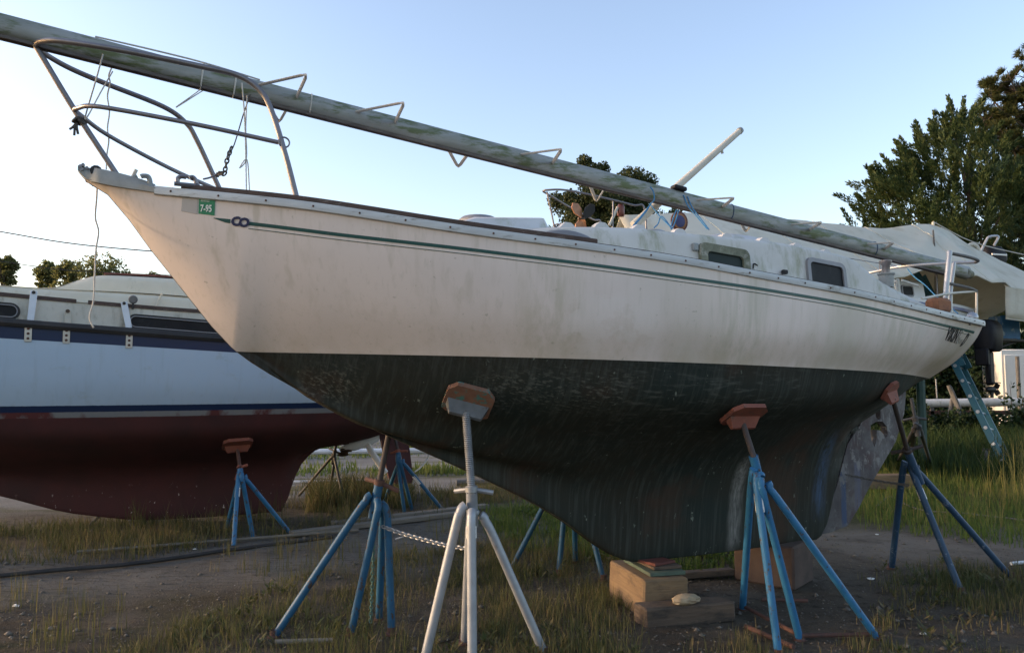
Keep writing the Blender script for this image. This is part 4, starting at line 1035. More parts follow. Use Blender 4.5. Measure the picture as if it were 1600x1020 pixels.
def stand(label, feet, top, head, mats, pad=None, handle=True, r=.024, pole_r=.019, bend=.10, bars=(), sticker=None, name='boat_stand', collar=.10, drop=.0, thread=False, padsize=(.30, .24, .035)):
    """feet, top (top of tripod sleeve), head (end of the screw pole) in yard coordinates; pad = (point, normal, board, plate)"""
    legm, polem = mats; top, head = V(*top), V(*head)
    base = np.mean(np.array(feet), 0); base[2] = 0
    T = thing(name, label, 'boat stand', base, 0, 'boat stands propping the sailboats')
    ax = (head - top); ax /= np.linalg.norm(ax)
    MB().tube([top - ax * (collar + .16), top], r * 1.12, 10).build('sleeve', legm, T)
    if pad:
        head = np.array(pad_on(T, *pad[:2], *padsize, pad[2], pad[3]))
        ax = (head - top); ax /= np.linalg.norm(ax)
    mb = MB()
    if thread:
        L = np.linalg.norm(head - top); k = int(L / .011); pts, rad = [top - ax * .02], [pole_r]
        for i in range(k):
            for dd, rr in ((0, 1.08), (.5, .90)): pts.append(top + ax * L * (i + dd) / k); rad.append(pole_r * rr)
        pts.append(head); rad.append(pole_r); mb.tube(pts, rad, 10)
    else: mb.tube([top - ax * .02, head], pole_r, 10)
    mb.build('pole', polem, T)
    if handle:
        e = np.cross(ax, V(.35, .9, .1)); e /= np.linalg.norm(e)
        f = np.cross(ax, V(.9, -.35, 0)); f /= np.linalg.norm(f)
        hm = handle if isinstance(handle, str) else polem
        mb = MB(); mb.lathe(top, ax, [(r * 1.25, 0), (r * 1.25, .03), (r * 1.05, .035)], 12)
        mb.tube([top + ax * .015, top + ax * .015 + e * .12 + f * .03 + V(0, 0, -.015)], .015, 8); mb.tube([top + ax * .015, top + ax * .015 - e * .12 + f * .045 - V(0, 0, .03)], .015, 8)
        mb.build('handle_nut', hm, T)
    legs = []
    for k, f in enumerate(feet):
        f = V(*f); d = f - base; d[2] = 0; d /= max(np.linalg.norm(d), 1e-6)
        s0 = top - ax * collar - ax * .03 * k
        k1 = s0 + d * r * 1.4 - V(0, 0, .005); kn = s0 + d * bend - V(0, 0, .05)
        fe = f + (kn - f) * (drop if drop else 0)
        pts = [k1, lerp(k1, kn, .6) + V(0, 0, .012), kn, lerp(kn, fe, .12) + d * .006, fe]
        lg = MB().tube(smoothpath(pts, 5), r * .92, 10).build('leg', legm, T); legs.append((kn, fe, lg))
        if sticker is not None and sticker[0] == k:
            sub(lg); p0, p1 = lerp(kn, fe, sticker[1]), lerp(kn, fe, sticker[2])
            MB().tube([p0, p1], r * .92 + .0025, 10).build('sticker', 'label_white', lg)
    if base[1] < 7.5:
        for kn, fe, lg in legs:
            if not lg.children: sub(lg)
            MB().lathe(V(fe[0], fe[1], max(0, fe[2]) - .004), (0, 0, 1), [(r * 1.5, 0), (r * 1.5, .012), (r * 1.05, .02), (r * 1.0, .05)], 10).build('foot', 'rust', lg)
            d_ = (kn - top); d_[2] = 0; d_ /= max(np.linalg.norm(d_), 1e-6)
        q_ = top - ax * (collar + .05); MB().tube([q_ - ax * .012, q_, q_ + ax * .012], [r * 1.14, r * 1.28, r * 1.14], 12).build('weld_bead', legm, T)
        q_ = top - ax * (collar + .12); MB().lathe(q_ + V(0, -r * 1.1, 0), V(0, -1, 0), [(.009, -.01), (.009, .003)], 8).build('pin_hole', 'black_rubber', T)
    for a, b, mm in bars: MB().tube([V(*feet[a]) + V(0, 0, .03), V(*feet[b]) + V(0, 0, .03)], .014, 8).build('base_bar', mm, T)
    return T, legs
def G(x, y, h=0): return tuple(gpt(x, y, h))
# galvanised stand nearest the camera
hp, hn = hit(BV1, 733, 621)
ST1, L1 = stand('galvanised grey stand with threaded screw and plywood pad, nearest the camera', [G(662, 1036), G(738, 1050), G(851, 1022), G(726, 1004)], atY(737, 768, 4.47), atY(734, 640, 4.28), ('galvanised', 'thread_steel'),
      (hp, hn, 'pad_ply', 'saddle_grey'), 'thread_steel', r=.030, pole_r=.0235, bend=.075, collar=.07, thread=True, padsize=(.285, .215, .035), sticker=(1, .04, .12))
# bright blue stand amidships
hp, hn = hit(BV1, 1162, 643)
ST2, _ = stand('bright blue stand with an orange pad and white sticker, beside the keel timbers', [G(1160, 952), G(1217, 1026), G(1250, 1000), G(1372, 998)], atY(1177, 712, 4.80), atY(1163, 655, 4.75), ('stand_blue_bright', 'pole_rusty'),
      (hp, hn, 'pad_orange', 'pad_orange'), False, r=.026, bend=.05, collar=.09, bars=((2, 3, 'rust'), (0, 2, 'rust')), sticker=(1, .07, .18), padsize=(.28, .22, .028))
# dark blue stand at the rudder
hp, hn = hit(BV1, 1388, 608)
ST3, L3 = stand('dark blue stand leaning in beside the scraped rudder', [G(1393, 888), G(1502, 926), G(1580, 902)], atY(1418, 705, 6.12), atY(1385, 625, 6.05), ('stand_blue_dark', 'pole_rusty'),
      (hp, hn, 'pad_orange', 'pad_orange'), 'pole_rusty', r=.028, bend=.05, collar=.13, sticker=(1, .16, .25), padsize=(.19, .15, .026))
# blue stand under the bow, standing on the far side of the stem
tt, hh = atY(592, 757, 4.95), atY(611, 660, 4.90)
ST4, L4 = stand('blue stand with rusty pole and red handle under the bow, chain between its legs', [G(428, 995), G(548, 990), G(612, 990), G(592, 968)], tt, hh, ('stand_blue', 'pole_rusty'), None, 'rust', r=.027, bend=.075, collar=.06)
hp2 = BV1.find_nearest(Vector(hh + V(.02, .02, .22)))
if hp2[0] is not None:
    pn = np.array(hp2[1]); pp = np.array(hp2[0])
    if (pn @ PORT) > 0 and pn[2] > 0: pn = -pn
    ex = pad_on(ST4, pp, pn, .26, .2, .03, 'pad_orange', 'pad_orange')
    MB().tube([hh, np.array(ex)], .019, 10).build('pole', 'pole_rusty', ST4)
# stand on the far side of the keel
sp = bw(3.1, -.80, 1.50)
ft = [G(798, 890), G(873, 897), G(899, 878), G(943, 906)]
bs_ = np.mean(np.array(ft), 0)
q = BV1.find_nearest(Vector(bw(3.0, -.95, 1.30)))
pp, pn = np.array(q[0]), np.array(q[1])
if pn[2] > 0: pn = -pn
ST5, _ = stand('blue stand on the far side of the dark keel, only its lower legs in view', ft, bs_ + V(.0, -.05, .92), pp + pn * .1, ('stand_blue', 'pole_rusty'), (pp, pn, 'pad_orange', 'pad_orange'), True, r=.026, bend=.06)
# stands of the maroon boat
hp, hn = hit(BV2, 371, 690)
stand('blue stand with an orange pad, small white tag on one leg, propping the maroon hull', [G(365, 852), G(395, 838), G(452, 831), G(354, 826)], atY(375, 732, 7.95), atY(371, 700, 8.0), ('stand_blue_bright', 'rust'), (hp, hn, 'pad_orange', 'pad_orange'), 'pad_orange', r=.026, bend=.05, collar=.04, sticker=(0, .17, .30), padsize=(.30, .24, .035))
stand('thin dark grey stand seen through the gap behind the maroon keel', [G(466, 775), G(514, 774), G(538, 786)], atY(523, 706, 10.55), atY(526, 690, 10.5), ('stand_grey', 'stand_grey'), None, True, r=.022, bend=.04, collar=.02)
stand('pale-topped blue stand in front of the maroon rudder', [G(632, 800), G(644, 797), G(692, 797), G(600, 786)], atY(622, 706, 9.45), atY(614, 668, 9.45), ('stand_blue', 'pole_rusty'), None, 'pad_orange', r=.026, bend=.05, collar=.03, sticker=(2, .26, .42))
stand('dark stand leg poking out below the forward end of the maroon keel', [G(137, 824), G(200, 812), G(215, 832)], atY(185, 770, 9.3), atY(188, 740, 9.3), ('stand_grey', 'stand_grey'), None, False, r=.022, bend=.03, collar=.03)

# chains
C1 = thing('chain', 'galvanised chain slung from the blue bow stand to the galvanised stand', 'chain', atY(728, 857, 4.6), 0)
chain_links([atY(598, 822, 4.93), atY(625, 832, 4.88), atY(660, 842, 4.80), atY(695, 851, 4.7), atY(729, 857, 4.6)], .022, C1, 'chain_galv', L=.036, W=.024, r=.0045)
MB().tube([atY(618, 842, 4.9), atY(631, 838, 4.89)], .006, 6).build('hook', 'chain_galv', C1)
C2 = thing('chain', 'thin greenish chain hanging down between the legs of the blue bow stand', 'chain', gpt(580, 975), 0)
chain_links([atY(585, 818, 4.97), atY(583, 870, 4.99), atY(581, 925, 5.0), atY(579, 972, 5.02)], .022, C2, 'rope_green', L=.034, W=.018, r=.0038)
C3 = thing('chain', 'dark thin chain stretched from the rudder to the dark blue stern stand', 'chain', atY(1418, 757, 6.25), 0)
chain_links([atY(1322, 741, 6.42), atY(1365, 750, 6.4), atY(1420, 758, 6.22)], .026, C3, 'cover_grey', L=.04, W=.02, r=.004)

# ------------------------------------------------------------------ blocking under the keel and litter
def beam(name, label, cat, c, size, yaw, material, ch=.008, tilt=0, wob=.006):
    a = V(math.cos(yaw), math.sin(yaw), 0); b = V(-math.sin(yaw), math.cos(yaw), 0); z = V(0, 0, 1)
    if tilt: a, z = a * math.cos(tilt) + z * math.sin(tilt), z * math.cos(tilt) - a * math.sin(tilt)
    mb = MB().box((0, 0, 0), size, None, ch)
    vs = []
    for p in mb.v:
        h = math.sin(p[0] * 31 + p[2] * 17) * wob + math.sin(p[1] * 23 + p[0] * 9) * wob * .6
        vs.append(V(*c) + a * (p[0] + h) + b * (p[1] + h * .6) + z * (p[2] + h * .5))
    mb.v = vs
    return solo(mb, name, label, cat, material, (c[0], c[1], c[2] - size[2] / 2), yaw=yaw, smooth=False)
K = V(.905, 5.62, 0)
p0, p1 = gpt(1050, 968), gpt(985, 925)
kb = bw(3.66, .0, 0)
ky = math.atan2(p1[1] - p0[1], p1[0] - p0[0])
blk_c = V(.97, 5.56, .14)
b0 = beam('timber_block', 'big pale sawn timber block under the front end of the keel', 'timber block', (blk_c[0], blk_c[1], .135), (.62, .33, .27), ky, 'timber_new', .012)
beam('timber_shim', 'green painted plywood shim on top of the pale timber block', 'shim', (blk_c[0] + .05, blk_c[1] - .005, .285), (.46, .27, .025), ky, 'shim_green', .003, wob=.002)
beam('timber_shim', 'thin grey board on the green shim under the keel', 'shim', (blk_c[0] + .07, blk_c[1] + .005, .309), (.36, .22, .02), ky + .05, 'timber_old', .003, wob=.002)
beam('timber_shim', 'red painted wedge squeezed between keel and shims', 'shim', (blk_c[0] + .03, blk_c[1] - .0, .330), (.30, .20, .018), ky + .35, 'shim_red', .003, wob=.002)
e0, e1 = gpt(1008, 985), gpt(1150, 972)
ey = math.atan2(e1[1] - e0[1], e1[0] - e0[0])
mid = (e0 + e1) / 2
beam('timber_beam', 'weathered brown beam lying on the ground in front of the pale timber block', 'timber beam', (mid[0] - math.sin(ey) * .09, mid[1] + math.cos(ey) * .09, .068), (.66, .18, .14), ey, 'timber_old', .012)
# rough tan lump on the beam
bm = bmesh.new(); bmesh.ops.create_icosphere(bm, subdivisions=3, radius=1)
for v in bm.verts:
    k = 1 + .10 * math.sin(v.co.x * 9 + 1) * math.sin(v.co.y * 8) + .07 * math.sin(v.co.z * 11 + v.co.x * 7)
    v.co = Vector((v.co.x * .105 * k, v.co.y * .055 * k, v.co.z * .035 * k))
q = atY(1072, 945, mid[1] + .03); q[2] = .168
Mx = Matrix.Translation(Vector(q)) @ Matrix.Rotation(ey + .1, 4, 'Z')
mb = MB(); mb.add([Mx @ v.co for v in bm.verts], [tuple(v.index for v in f.verts) for f in bm.faces]); bm.free()
solo(mb, 'driftwood_lump', 'knobbly tan lump lying on the weathered beam', 'driftwood', 'stone_tan', q - V(0, 0, .03))
# block under the after end of the keel
f0, f1 = gpt(1182, 876), gpt(1272, 905)
c2 = bw(5.02, -.10, .16)
B2 = beam('timber_block', 'big reddish-brown block with a rotten end under the after end of the keel', 'timber block', (c2[0], c2[1], .165), (.40, .50, .33), YAW + .38, 'concrete_old', .015)
beam('timber_board', 'loose dark board on the ground between the two keel blocks', 'board', (*gpt(1100, 905)[:2], .05), (.5, .10, .05), .2, 'timber_old')
# ground bars, planks, hoses
def rod(a, b, r, name, label, cat, m, seg=8, sag=0):
    pts = [V(*a), lerp(a, b, .5) - V(0, 0, sag), V(*b)]
    return solo(MB().tube(pts, r, seg), name, label, cat, m, pts[0] - V(0, 0, r))
rod(gpt(1240, 1010, .02), gpt(1165, 978, .02), .016, 'pipe', 'short rusty pipe lying on the soil at the foot of the bright blue stand', 'pipe', 'rust')
rod(gpt(1262, 938, .02), gpt(1190, 936, .02), .014, 'pipe', 'reddish stick on the dark soil behind the bright blue stand', 'pipe', 'rust')
rod(gpt(430, 1002, .03), gpt(520, 999, .03), .014, 'pipe', 'grey bar in the grass at the foot of the blue bow stand', 'pipe', 'timber_grey')
def plank(px0, px1, w, h, name, label, m):
    a, b = gpt(*px0), gpt(*px1); L = np.linalg.norm(b - a); y = math.atan2(b[1] - a[1], b[0] - a[0]); c0 = (a + b) / 2
    return beam(name, label, 'plank', (c0[0], c0[1], h / 2 + .01), (L, w, h), y, m, .004, wob=.004)
plank((455, 838), (720, 806), .14, .045, 'plank', 'long weathered plank on the dirt behind the blue bow stand, the nearer one', 'timber_grey')
plank((520, 822), (760, 794), .14, .045, 'plank', 'long weathered plank on the dirt behind the blue bow stand, the farther one', 'timber_grey')
rod(gpt(120, 862, .03), gpt(560, 828, .03), .016, 'pole', 'long thin bleached pole lying at the edge of the grass strip', 'pole', 'timber_grey')
hose = [gpt(x, y, .02) for x, y in ((-80, 905), (0, 899), (90, 890), (190, 882), (290, 869), (350, 860), (430, 850), (520, 838))]
solo(MB().tube(smoothpath(hose, 6), .018, 8), 'hose', 'black hose lying along the edge of the worn lane', 'hose', 'black_rubber', hose[0])
rod(gpt(-120, 712, .35), gpt(1000, 700, .35), .05, 'guard_pipe', 'long pale pipe rail low across the gravel lot far behind the maroon keel', 'pipe', 'lb_strap')
for x in (-60, 420, 720): solo(MB().tube([gpt(x, 722, 0), gpt(x, 722, 0) + V(0, 0, .34)], .05, 8), 'rail_post', 'short post carrying the long pale pipe rail, ' + {-60: 'outermost beyond the maroon hull', 420: 'seen beside the thin dark grey stand', 720: 'hidden by the galvanised stand'}[x], 'post', 'lb_strap', gpt(x, 722, 0), 'posts of the pale pipe rail')
rod(gpt(300, 756, .03), gpt(640, 750, .03), .03, 'pipe', 'white pipe lying on the gravel behind the maroon keel', 'pipe', 'pipe_white')
rod(gpt(713, 754, .04), gpt(790, 752, .04), .05, 'drain_pipe', 'dark pipe end lying on the gravel beside the galvanised stand', 'pipe', 'cover_grey')
rp = [atY(672, 703, 9.9), atY(668, 716, 9.9), atY(657, 730, 9.8), atY(648, 737, 9.7)]
solo(MB().tube(smoothpath(rp, 5), .010, 6), 'rope', 'pale rope hanging from the blue stand by the maroon rudder', 'rope', 'rope_white', rp[-1])
a, b = gpt(1330, 790), gpt(1425, 786)
beam('timber_beam', 'pale squared timber lying in the grass behind the rudder', 'timber beam', (a[0] * .5 + b[0] * .5 + .2, (a[1] + b[1]) / 2 + 1.0, .17), (1.5, .22, .20), .12, 'timber_new')
hs = [gpt(x, y, .06) for x, y in ((1370, 790), (1388, 776), (1402, 779), (1420, 790), (1450, 798), (1500, 801), (1545, 806), (1582, 810), (1640, 818))]
solo(MB().tube(smoothpath(hs, 5), .010, 6), 'hose', 'thin pale hose snaking through the grass behind the stern stand', 'hose', 'timber_grey', hs[0])
rod(gpt(1580, 880, .02), gpt(1640, 874, .02), .016, 'pipe', 'white stick on the sandy ground right of the stern stand', 'pipe', 'pipe_white')
for k, (x, y, r, lb) in enumerate(((1360, 905, .022, 'white crumpled scrap on the dark soil by the stern stand'), (1370, 835, .012, 'small white scrap on the sandy patch'), (25, 947, .02, 'white chip on the worn lane'), (1443, 990, .016, 'white pebble on the bare soil near the camera'), (305, 858, .016, 'pale chip at the edge of the worn lane beside the black hose'))):
    p = gpt(x, y); bm = bmesh.new(); bmesh.ops.create_icosphere(bm, subdivisions=1, radius=r)
    for v in bm.verts: v.co = Vector((v.co.x * 1.5, v.co.y, v.co.z * .5)) * (1 + .25 * math.sin(v.co.x * 90 + v.co.y * 130 + k))
    mb = MB(); mb.add([v.co + Vector(p) + Vector((0, 0, r * .3)) for v in bm.verts], [tuple(v.index for v in f.verts) for f in bm.faces]); bm.free()
    solo(mb, 'scrap' if k < 3 else 'pebble', lb, 'scrap' if k < 3 else 'pebble', 'box_white', p, smooth=False)

# ------------------------------------------------------------------ covered sailboat behind
TO = V(.5, 11, 0)
def tw(u, v, z): return TO + DIR * u + PORT * v + V(0, 0, z)
def tonv(x, y, v): return onplane(x, y, TO + PORT * v, PORT)
H3 = Hull(zs=([0, 2, 5, 8.4], [3.62, 3.30, 3.02, 2.95]), b=([0, .8, 2, 4, 6, 7.4, 8.4], [.03, .42, .92, 1.36, 1.42, 1.25, .95]),
          zw=([0, 8.4], [2.0, 1.96]), yw=([0, 1.3, 2.2, 4, 6, 7.4, 8.4], [.012, .02, .45, 1.12, 1.18, .8, .12]),
          zk=([0, .1, .7, 1.3, 2.2, 3.4, 4.2, 6.2, 6.5, 7, 8.4], [3.62, 3.5, 2.7, 2.0, 1.6, .9, .42, .36, .9, 1.5, 1.95]),
          zc=([0, 1.3, 2.2, 4, 6.5, 8.4], [3.62, 2.0, 1.6, 1.42, 1.5, 1.95]), f3=([0, 4, 8.4], [.6, .88, .75]), f4=([0, 4, 8.4], [.3, .55, .45]), ykk=([0, 3, 5, 6.5, 8.4], [.012, .06, .12, .03, .03]))
TB = thing('sailboat', 'white sailboat under a cream canvas cover, behind the cream sailboat', 'sailboat', TO, YAW)
H3.loft(np.linspace(.03, 8.38, 44), 0, 1, tw).build('hull', ['hull_white', 'stripe_blue'], TB)
t, l = H3.section(8.38); half = np.vstack([t, l[1:]])
MB().prism([tw(8.40, y, z) for y, z in half] + [tw(8.40, -y, z) for y, z in half[::-1]], [tw(8.35, y * .98, z) for y, z in half] + [tw(8.35, -y * .98, z) for y, z in half[::-1]]).build('transom', 'hull_white', TB, smooth=False)
rows = [[tw(u, H3.b(u) * .985 * k, H3.zs(u) - .01 + .05 * (1 - k * k)) for k in np.linspace(1, -1, 7)] for u in np.linspace(.06, 8.36, 26)]
MB().loft(rows).build('deck', 'hull_white', TB)
for sg in (1, -1):
    rows = [[tw(u, sg * (H3.b(u) + y), H3.zs(u) + dz) for y, dz in ((-.02, -.10), (.012, -.10), (.012, -.05), (-.02, -.05))] for u in np.linspace(.1, 8.3, 30)]
    MB().loft(rows, 0, True, True).build('sheer_stripe', 'stripe_blue', TB)
rows = []
for u in np.linspace(2.6, 7.0, 14):
    w = .55 + .35 * min(1, (u - 2.6) / 2); zb = H3.zs(u); zt = zb + .42
    rows.append([tw(u, y, z) for y, z in ((w + .1, zb), (w + .05, zt - .06), (w - .03, zt), (0, zt + .06), (-w + .03, zt), (-w - .05, zt - .06), (-w - .1, zb))])
TC = sub(MB().loft(rows, 0, False, True).build('cabin', 'hull_white', TB))
for px in (1419, 1372):
    c0 = tonv(px, 440, 1.0); uu = (c0 - TO) @ DIR
    if 2.8 < uu < 6.9:
        z0 = H3.zs(uu) + .2; w = .55 + .35 * min(1, (uu - 2.6) / 2)
        def fr(x, y, d): return tw(x, w + .078 - (y - z0) * .1 + d, y)
        wd = sub(ring(rrect(uu - .15, uu + .15, z0 - .1, z0 + .1, .05), rrect(uu - .125, uu + .125, z0 - .075, z0 + .075, .035), -.03, .015, fr).build('window', 'window_grey', TC))
        MB().prism([fr(x, y, .005) for x, y in rrect(uu - .125, uu + .125, z0 - .075, z0 + .075, .035)], [fr(x, y, -.03) for x, y in rrect(uu - .125, uu + .125, z0 - .075, z0 + .075, .035)]).build('pane', 'window_dark', wd, smooth=False)
# pulpit
mb = MB()
tb(mb, [tw(1.35, .62, 3.40), tw(1.34, .60, 4.16), tw(1.15, .55, 4.22), tw(.6, .38, 4.34), tw(.2, .2, 4.42), tw(.0, .06, 4.43), tw(-.03, 0, 4.43), tw(.0, -.06, 4.43), tw(.2, -.2, 4.42), tw(.6, -.38, 4.34), tw(1.15, -.55, 4.22), tw(1.34, -.60, 4.16), tw(1.35, -.62, 3.40)], .015)
TP = sub(mb.build('pulpit', 'stainless', TB))
tb(MB(), [tw(.02, 0, 4.42), tw(.12, 0, 4.0), tw(.20, 0, 3.60)], .012).build('front_leg', 'stainless', TP)
tb(MB(), [tw(1.34, .60, 3.80), tw(.6, .30, 3.86), tw(.22, .08, 3.93), tw(.16, 0, 3.94), tw(.22, -.08, 3.93), tw(.6, -.30, 3.86), tw(1.34, -.60, 3.8)], .011).build('mid_rail', 'stainless', TP)
for u, v in ((.85, .46), (.85, -.46)): tb(MB(), [tw(u, v, 3.45), tw(u + .03, v, 4.27)], .012).build('stanchion', 'stainless', TP)
# stanchions and guard wire
mb = MB()
for u in (2.4, 3.9, 5.4, 6.9):
    st_ = MB().tube([tw(u, H3.b(u) - .06, H3.zs(u)), tw(u, H3.b(u) - .06, H3.zs(u) + .56)], .012, 7).build('stanchion', 'stainless', TB)
pts = [tw(1.35, .62, 3.85)] + [tw(u, H3.b(u) - .06, H3.zs(u) + .52) for u in (2.4, 3.9, 5.4, 6.9, 8.2)]
mb.tube(pts, .006, 5); mb.build('guard_wire', 'stainless', TB)
# spare propeller lashed in the pulpit, riding light
p = tonv(908, 342, .35)
PP = thing('spare_propeller', 'spare two-bladed propeller, one blade orange and one black, lashed inside the far pulpit', 'propeller', p - V(0, 0, .12), YAW)
MB().lathe(p, -DIR, [(.03, -.05), (.04, 0), (.02, .05)], 10).build('hub', 'bronze', PP)
def blade(tip, m, tw_):
    q = tonv(*tip, .35); d = q - p; w = np.cross(d, PORT); w /= np.linalg.norm(w)
    out = [p + d * .08 + w * .03, p + d * .45 + w * .085, p + d * .8 + w * .075, q, p + d * .85 - w * .06, p + d * .5 - w * .08, p + d * .08 - w * .03]
    MB().prism([o + PORT * .012 + PORT * tw_ * i * .01 for i, o in enumerate(out)], [o - PORT * .012 + PORT * tw_ * i * .01 for i, o in enumerate(out)]).build('blade', m, PP)
blade((893, 318), 'orange_bronze', 1); blade((904, 366), 'orange_bronze', 1); blade((927, 321), 'black_rubber', 1)
p = tonv(970, 329, .45)
LT = sub(MB().lathe(p - V(0, 0, .09), (0, 0, 1), [(.045, 0), (.055, .02), (.055, .15), (.04, .18)], 12).build('riding_light', 'copper_brown', TB))
MB().tube([tonv(952, 352, .45), tonv(965, 324, .45)], .022, 8).build('lamp_bracket', 'pole_white', TB)
# canvas
zr = pcurve([1.38, 3.09, 4.96, 7.0, 8.64, 9.91, 11.6], [4.20, 4.40, 4.47, 4.50, 4.72, 4.38, 3.96])
ze = pcurve([1.38, 2.2, 3.0, 5.2, 5.8, 6.4, 7.6, 8.64], [3.5, 3.35, 3.3, 3.22, 3.32, 3.47, 3.42, 3.35])
rows = []
for u in np.linspace(1.30, 8.64, 40):
    zt, zb = zr(u), ze(u); W = min(1.45, .25 + .95 * (u - 1.2)) if u < 2.5 else 1.47
    sag = .05 * abs(math.sin((u - 1.38) * 1.25)); row = []
    for k in np.linspace(-1, 1, 29):
        a = abs(k); z = zt + (zb - zt) * (a ** 1.12) - sag * math.sin(math.pi * a) - .02 * a * math.sin(u * 5 + a * 3)
        z -= .045 * math.exp(-((8.64 - u) / 2.4) ** 2) * math.sin(16 * math.atan2(8.9 - u, a * 1.47 + .08)) * min(1, 3 * a) + .018 * math.sin(u * 3.1 + a * 2) * math.sin(math.pi * a)
        y = W * k + .02 * math.sin(u * 7 + k * 9)
        row.append(tw(u, -y, z))
    rows.append(row)
CV = thing('canvas_cover', 'large cream canvas cover stretched like a tent over the white sailboat', 'tarpaulin', tw(8.64, 0, 3.35), YAW)
def canvas(rows, name):
    o = MB().loft(rows).build(name, 'canvas_cream', CV); md = o.modifiers.new('thickness', 'SOLIDIFY'); md.thickness = .006
    return o
canvas(rows, 'side_panel')
for i_ in (8, 15, 22, 29, 36): MB().tube([q_ + V(0, 0, .004) for q_ in rows[i_]], .009, 5).build('seam', 'canvas_cream', CV)
MB().tube([r_[-1] for r_ in rows], .012, 5).build('hem', 'canvas_cream', CV); MB().tube([r_[0] for r_ in rows], .012, 5).build('hem', 'canvas_cream', CV)
rows = []
zb2 = pcurve([8.50, 9.4, 10.6, 12.4], [2.74, 2.68, 2.60, 2.46]); zr2 = pcurve([8.50, 8.64, 9.91, 11.59, 12.4], [4.70, 4.72, 4.38, 3.96, 3.72])
for u in np.linspace(8.52, 12.4, 26):
    row = []
    for k in np.linspace(-1, 1, 29):
        a = abs(k); W = 1.50 + .05 * math.sin(u * 2)
        ev = min(3.34, zr2(u) - .5) - (u - 8.5) * .05
        z = zr2(u) + (ev - zr2(u)) * (a / .7) - .04 * math.sin(math.pi * a / .7) if a < .7 else ev + (zb2(u) - ev) * (a - .7) / .3
        y = (W * min(1, a / .7) + .03 * max(0, a - .7) * math.sin(u * 5)) * (1 if k > 0 else -1) + .015 * math.sin(u * 6 + k * 6)
        row.append(tw(u, -y, z))
    rows.append(row)
canvas(rows, 'stern_panel')
MB().tube([r_[0] for r_ in rows], .012, 5).build('hem', 'canvas_cream', CV); MB().tube([r_[-1] for r_ in rows], .012, 5).build('hem', 'canvas_cream', CV)
MB().tube([tw(8.66, .03, 2.9), tw(8.66, .03, 4.76)], .028, 8).build('tent_pole', 'pole_white', CV)
MB().tube([tonv(1458, 360, .4), tonv(1463, 420, .8), tonv(1466, 470, 1.1)], .014, 6).build('guy_line', 'rope_dark', CV)
MB().tube(smoothpath([tw(8.66, .03, 4.77), tonv(1520, 378, .05), tonv(1600, 398, .05), tonv(1700, 420, .05)], 4), .010, 6).build('ridge_rope', 'rope_white', CV)
# round painted emblem on the forward canvas, ring by ring
c0 = tonv(1062, 346, .95)
def zc_at(u, k): return zr(u) + (ze(u) - zr(u)) * k ** 1.12
EM = sub(MB().lathe(c0, PORT, [(.15, -.02), (.15, .0), (.146, .003)], 20).build('emblem', 'shim_red', CV))
MATS['emb_orange'] = mat('emb_orange', (.30, .13, .05), None, rough=.8); mat('emb_blue', (.06, .07, .17), None, rough=.8)
MB().lathe(c0, PORT, [(.12, .0), (.12, .006), (.116, .008)], 20).build('emblem_ring', 'emb_orange', EM)
MB().lathe(c0, PORT, [(.09, .0), (.09, .011), (.086, .013)], 20).build('emblem_ring', 'emb_blue', EM)

# extension ladder leaning on the covered boat
la, lb2 = gpt(1563, 736), None
la = V(.655 * 13.3, 13.3, 0); lt = atY(1429, 432, 14.85)
LD = thing('ladder', 'teal fibreglass extension ladder leaning against the covered sailboat', 'ladder', la, 0)
ld = (lt - la) / np.linalg.norm(lt - la); side = np.cross(ld, V(.45, .9, 0)); side /= np.linalg.norm(side); side = V(.70, .70, 0); side -= ld * (side @ ld); side /= np.linalg.norm(side); nn = np.cross(side, ld)
LL = np.linalg.norm(lt - la)
def rails(a, b, w, off, m):
    for sg in (-1, 1):
        p, q = la + ld * a * LL + side * sg * w + nn * off, la + ld * b * LL + side * sg * w + nn * off
        MB().box((p + q) / 2, ((b - a) * LL, .036, .115), (ld, side, nn), .006).build('rail', m, LD)
    k = a * LL + .25
    while k < b * LL - .05:
        c0 = la + ld * k + nn * off
        mb = MB().tube([c0 - side * (w + .03), c0 + side * (w + .03)], .017, 8)
        for sg in (-1, 1): mb.tube([c0 + side * sg * (w + .014), c0 + side * sg * (w + .032)], .032, 8)
        mb.build('rung', 'ladder_alloy', LD); k += .305
rails(0, .66, .20, 0, 'ladder_blue'); rails(.50, 1.0, .165, .10, 'ladder_blue')

